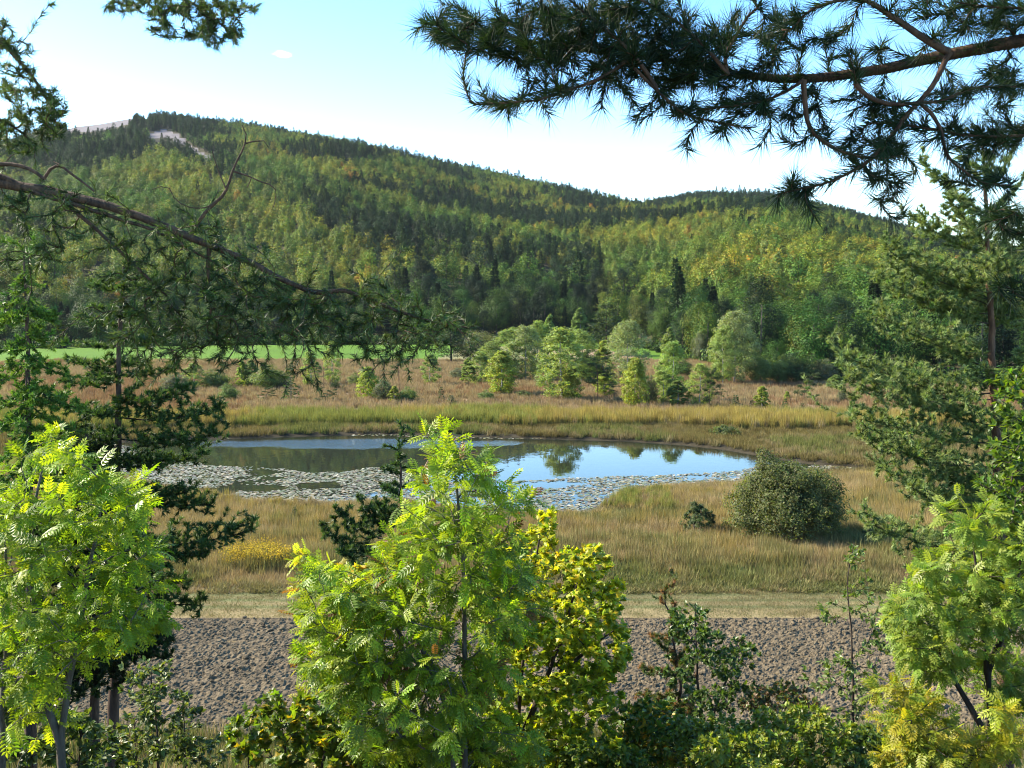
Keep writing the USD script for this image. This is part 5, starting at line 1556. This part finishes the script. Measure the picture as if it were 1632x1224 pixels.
T = blobs(r, DR + 0.1, 0.06, (720, 45, 50, 26, 11), (790, 62, 60, 30, 15), (870, 60, 60, 45, 20), (960, 70, 70, 50, 30), (900, 20, 50, 25, 10), (1040, 90, 70, 40, 28), (1010, 20, 60, 25, 12), (1110, 60, 50, 40, 16), (1130, 125, 60, 25, 16), (1200, 60, 50, 45, 16),
          (800, 160, 40, 8, 5), (870, 140, 40, 18, 6), (950, 135, 40, 12, 6), (1110, 180, 40, 14, 7), (1180, 160, 40, 25, 9), (1240, 175, 40, 20, 8), (1300, 160, 40, 20, 7), (1300, 70, 50, 25, 8), (1380, 80, 50, 20, 6), (1400, 175, 40, 22, 12), (1340, 215, 40, 18, 9), (1410, 235, 32, 16, 12),
          (1280, 300, 26, 14, 6), (1395, 285, 30, 10, 5), (1440, 290, 14, 16, 3), (1540, 160, 50, 25, 10), (1600, 130, 40, 30, 12), (1560, 30, 60, 26, 18), (1610, 20, 40, 30, 14), (1470, 20, 30, 18, 5), (1560, 215, 40, 22, 8), (1610, 200, 30, 30, 8), (1560, 285, 40, 16, 6), (1270, 40, 14, 12, 3))
T = np.vstack([T, T + r.normal(size=T.shape) * 0.05, blobs(r, DR + 0.2, 0.07, (740, 48, 60, 28, 26), (850, 60, 80, 45, 50), (970, 60, 90, 50, 60), (1080, 90, 80, 45, 40))])
T = np.vstack([T, blobs(r, DR - 0.3, 0.05, (1600, 340, 32, 16, 12), (1615, 365, 25, 12, 6), (1610, 465, 22, 22, 9), (1650, 420, 30, 60, 8))])
tx = at(2900, 300, DR)
framing_pine('pine_tree', 'near pine whose long needled dark bough hangs across the upper right', [(tx[0], tx[1], float(land(tx[0], tx[1])) - 0.2), (tx[0] + 0.03, tx[1], 11.0), (tx[0] - 0.02, tx[1] + 0.03, 13.2), (tx[0] + 0.04, tx[1], 16.0)], (0.15, 0.08),
             boughs, r, T, dict(per=16, length=0.06, width=0.0023, base=(.014, .03, .011), angle=(0.5, 0.95), part=0.7, alt=[(.022, .042, .014), (.011, .022, .009)], share=0.4), step=0.016, tip=0.0011, power=0.30)

r = R(302)
DL = 6.0
lb = lambda *uv, d=0.0: line(DL + d, *uv)
boughs = [
    (lb((-170, 230), (-80, 248), (0, 270), (60, 285), (130, 303), (200, 325), (260, 350), (330, 382), (400, 412), (460, 446), (515, 466), (548, 462), (590, 476), (650, 500), (700, 514), (745, 522)), 2.0, 0.040, 0.006, False),
    (lb((-150, 265), (-60, 268), (0, 282), (50, 305), (100, 320), (175, 346), (250, 370), (310, 402), (345, 420)), 2.0, 0.022, 0.006, False),
    (lb((100, 320), (150, 362), (200, 408), (240, 448), (275, 480)), 0.2, 0.014, 0.004, False),
    (lb((300, 365), (330, 328), (358, 305), (372, 268), (392, 215), (386, 200)), 0.3, 0.013, 0.003, True),
    (lb((-40, 255), (10, 257), (45, 268), (70, 285)), 0.6, 0.014, 0.01, True),
    (lb((75, 288), (95, 266), (125, 285), (150, 305)), 0.3, 0.010, 0.005, True),
    (lb((332, 384), (330, 430), (336, 490), (330, 520)), 0.2, 0.013, 0.005, False),
    (lb((372, 270), (410, 285), (440, 300), (436, 330)), 0.2, 0.005, 0.002, True),
    (lb((385, 230), (420, 225), (428, 235)), 0.2, 0.004, 0.002, True),
    (lb((364, 296), (345, 262), (338, 240)), 0.2, 0.004, 0.002, True),
    (lb((345, 318), (310, 330), (285, 322), (270, 300)), 0.2, 0.004, 0.002, True),
    (lb((-170, -60), (-60, 20), (10, 70), (50, 120), (80, 170), (95, 215), d=0.6), 2.0, 0.028, 0.005, False),
    (lb((-170, -150), (0, -90), (120, -60), (250, -25), (330, 20), (375, 60), d=0.9), 2.0, 0.028, 0.005, False),
    (lb((-170, 150), (-60, 165), (0, 190), (50, 225), d=0.5), 2.0, 0.018, 0.004, False),
]
T = blobs(r, DL, 0.22, (120, 340, 90, 40, 34), (60, 400, 60, 60, 30), (230, 420, 80, 60, 60), (180, 500, 60, 50, 26), (290, 360, 60, 30, 26), (300, 480, 80, 70, 80), (250, 550, 70, 40, 34), (380, 460, 60, 60, 60), (360, 550, 60, 36, 36), (440, 500, 60, 50, 46),
          (500, 530, 60, 40, 44), (560, 500, 60, 34, 40), (600, 460, 34, 22, 22), (620, 530, 60, 40, 44), (670, 510, 45, 26, 26), (700, 540, 36, 22, 14), (600, 575, 50, 14, 12), (740, 522, 22, 8, 5), (440, 590, 40, 14, 8), (20, 330, 40, 40, 14))
T = np.vstack([T, T[::2] + r.normal(size=T[::2].shape) * 0.12])
T = np.vstack([T, blobs(r, DL + 0.6, 0.2, (20, 110, 45, 50, 60), (60, 170, 45, 35, 90), (40, 215, 58, 30, 80), (90, 190, 20, 25, 24), (5, 60, 20, 30, 20), (75, 15, 40, 12, 6)), blobs(r, DL + 0.9, 0.2, (230, 10, 70, 18, 60), (290, 35, 60, 26, 80), (350, 50, 40, 30, 80), (385, 10, 30, 14, 20), (330, 10, 60, 16, 60))])
tx = at(-240, 300, DL)
framing_pine('pine_tree', 'pine out of view on the left whose thick drooping bough spans the hillside', [(tx[0], tx[1], float(land(tx[0], tx[1])) - 0.2), (tx[0] + 0.05, tx[1], 9.5), (tx[0] - 0.02, tx[1] + 0.05, 13.2), (tx[0] + 0.05, tx[1], 18.0)], (0.22, 0.10),
             boughs, r, T, dict(per=21, length=0.06, width=0.0052, base=(.042, .072, .02), angle=(0.35, 1.1), part=0.5, alt=[(.08, .12, .045), (.026, .045, .014)], share=0.4), step=0.06, tip=0.0022, power=0.33)

# undergrowth on the slope below the trees
rng = np.random.default_rng(41)
n = 9000
x, y = rng.uniform(-18, 18, n), rng.uniform(10, FIELD_NEAR - 0.6, n)
sl = [('dry_grass', tuft(rng, 50, 0.5, 0.34, 0.014, OLIVE, TAN, 0.8, 1.2), 'grass_blades'), ('wood_grass', tuft(rng, 46, 0.42, 0.34, 0.016, GREEN, OLIVE, 0.8, 1.2), 'grass_blades'), ('dark_herb', tuft(rng, 40, 0.5, 0.3, 0.035, (.05, .07, .02), (.09, .11, .03), 0.9, 1.0), 'grass_blades')]
instancer('slope_grass', sl, np.stack([x, y, land(x, y)], 1), rng.uniform(0, 6.28, n), rng.uniform(0.6, 1.3, n), rng.integers(0, 3, n), 'rough dry grass and herbs between the foreground trees and the ploughed field', 'grass')
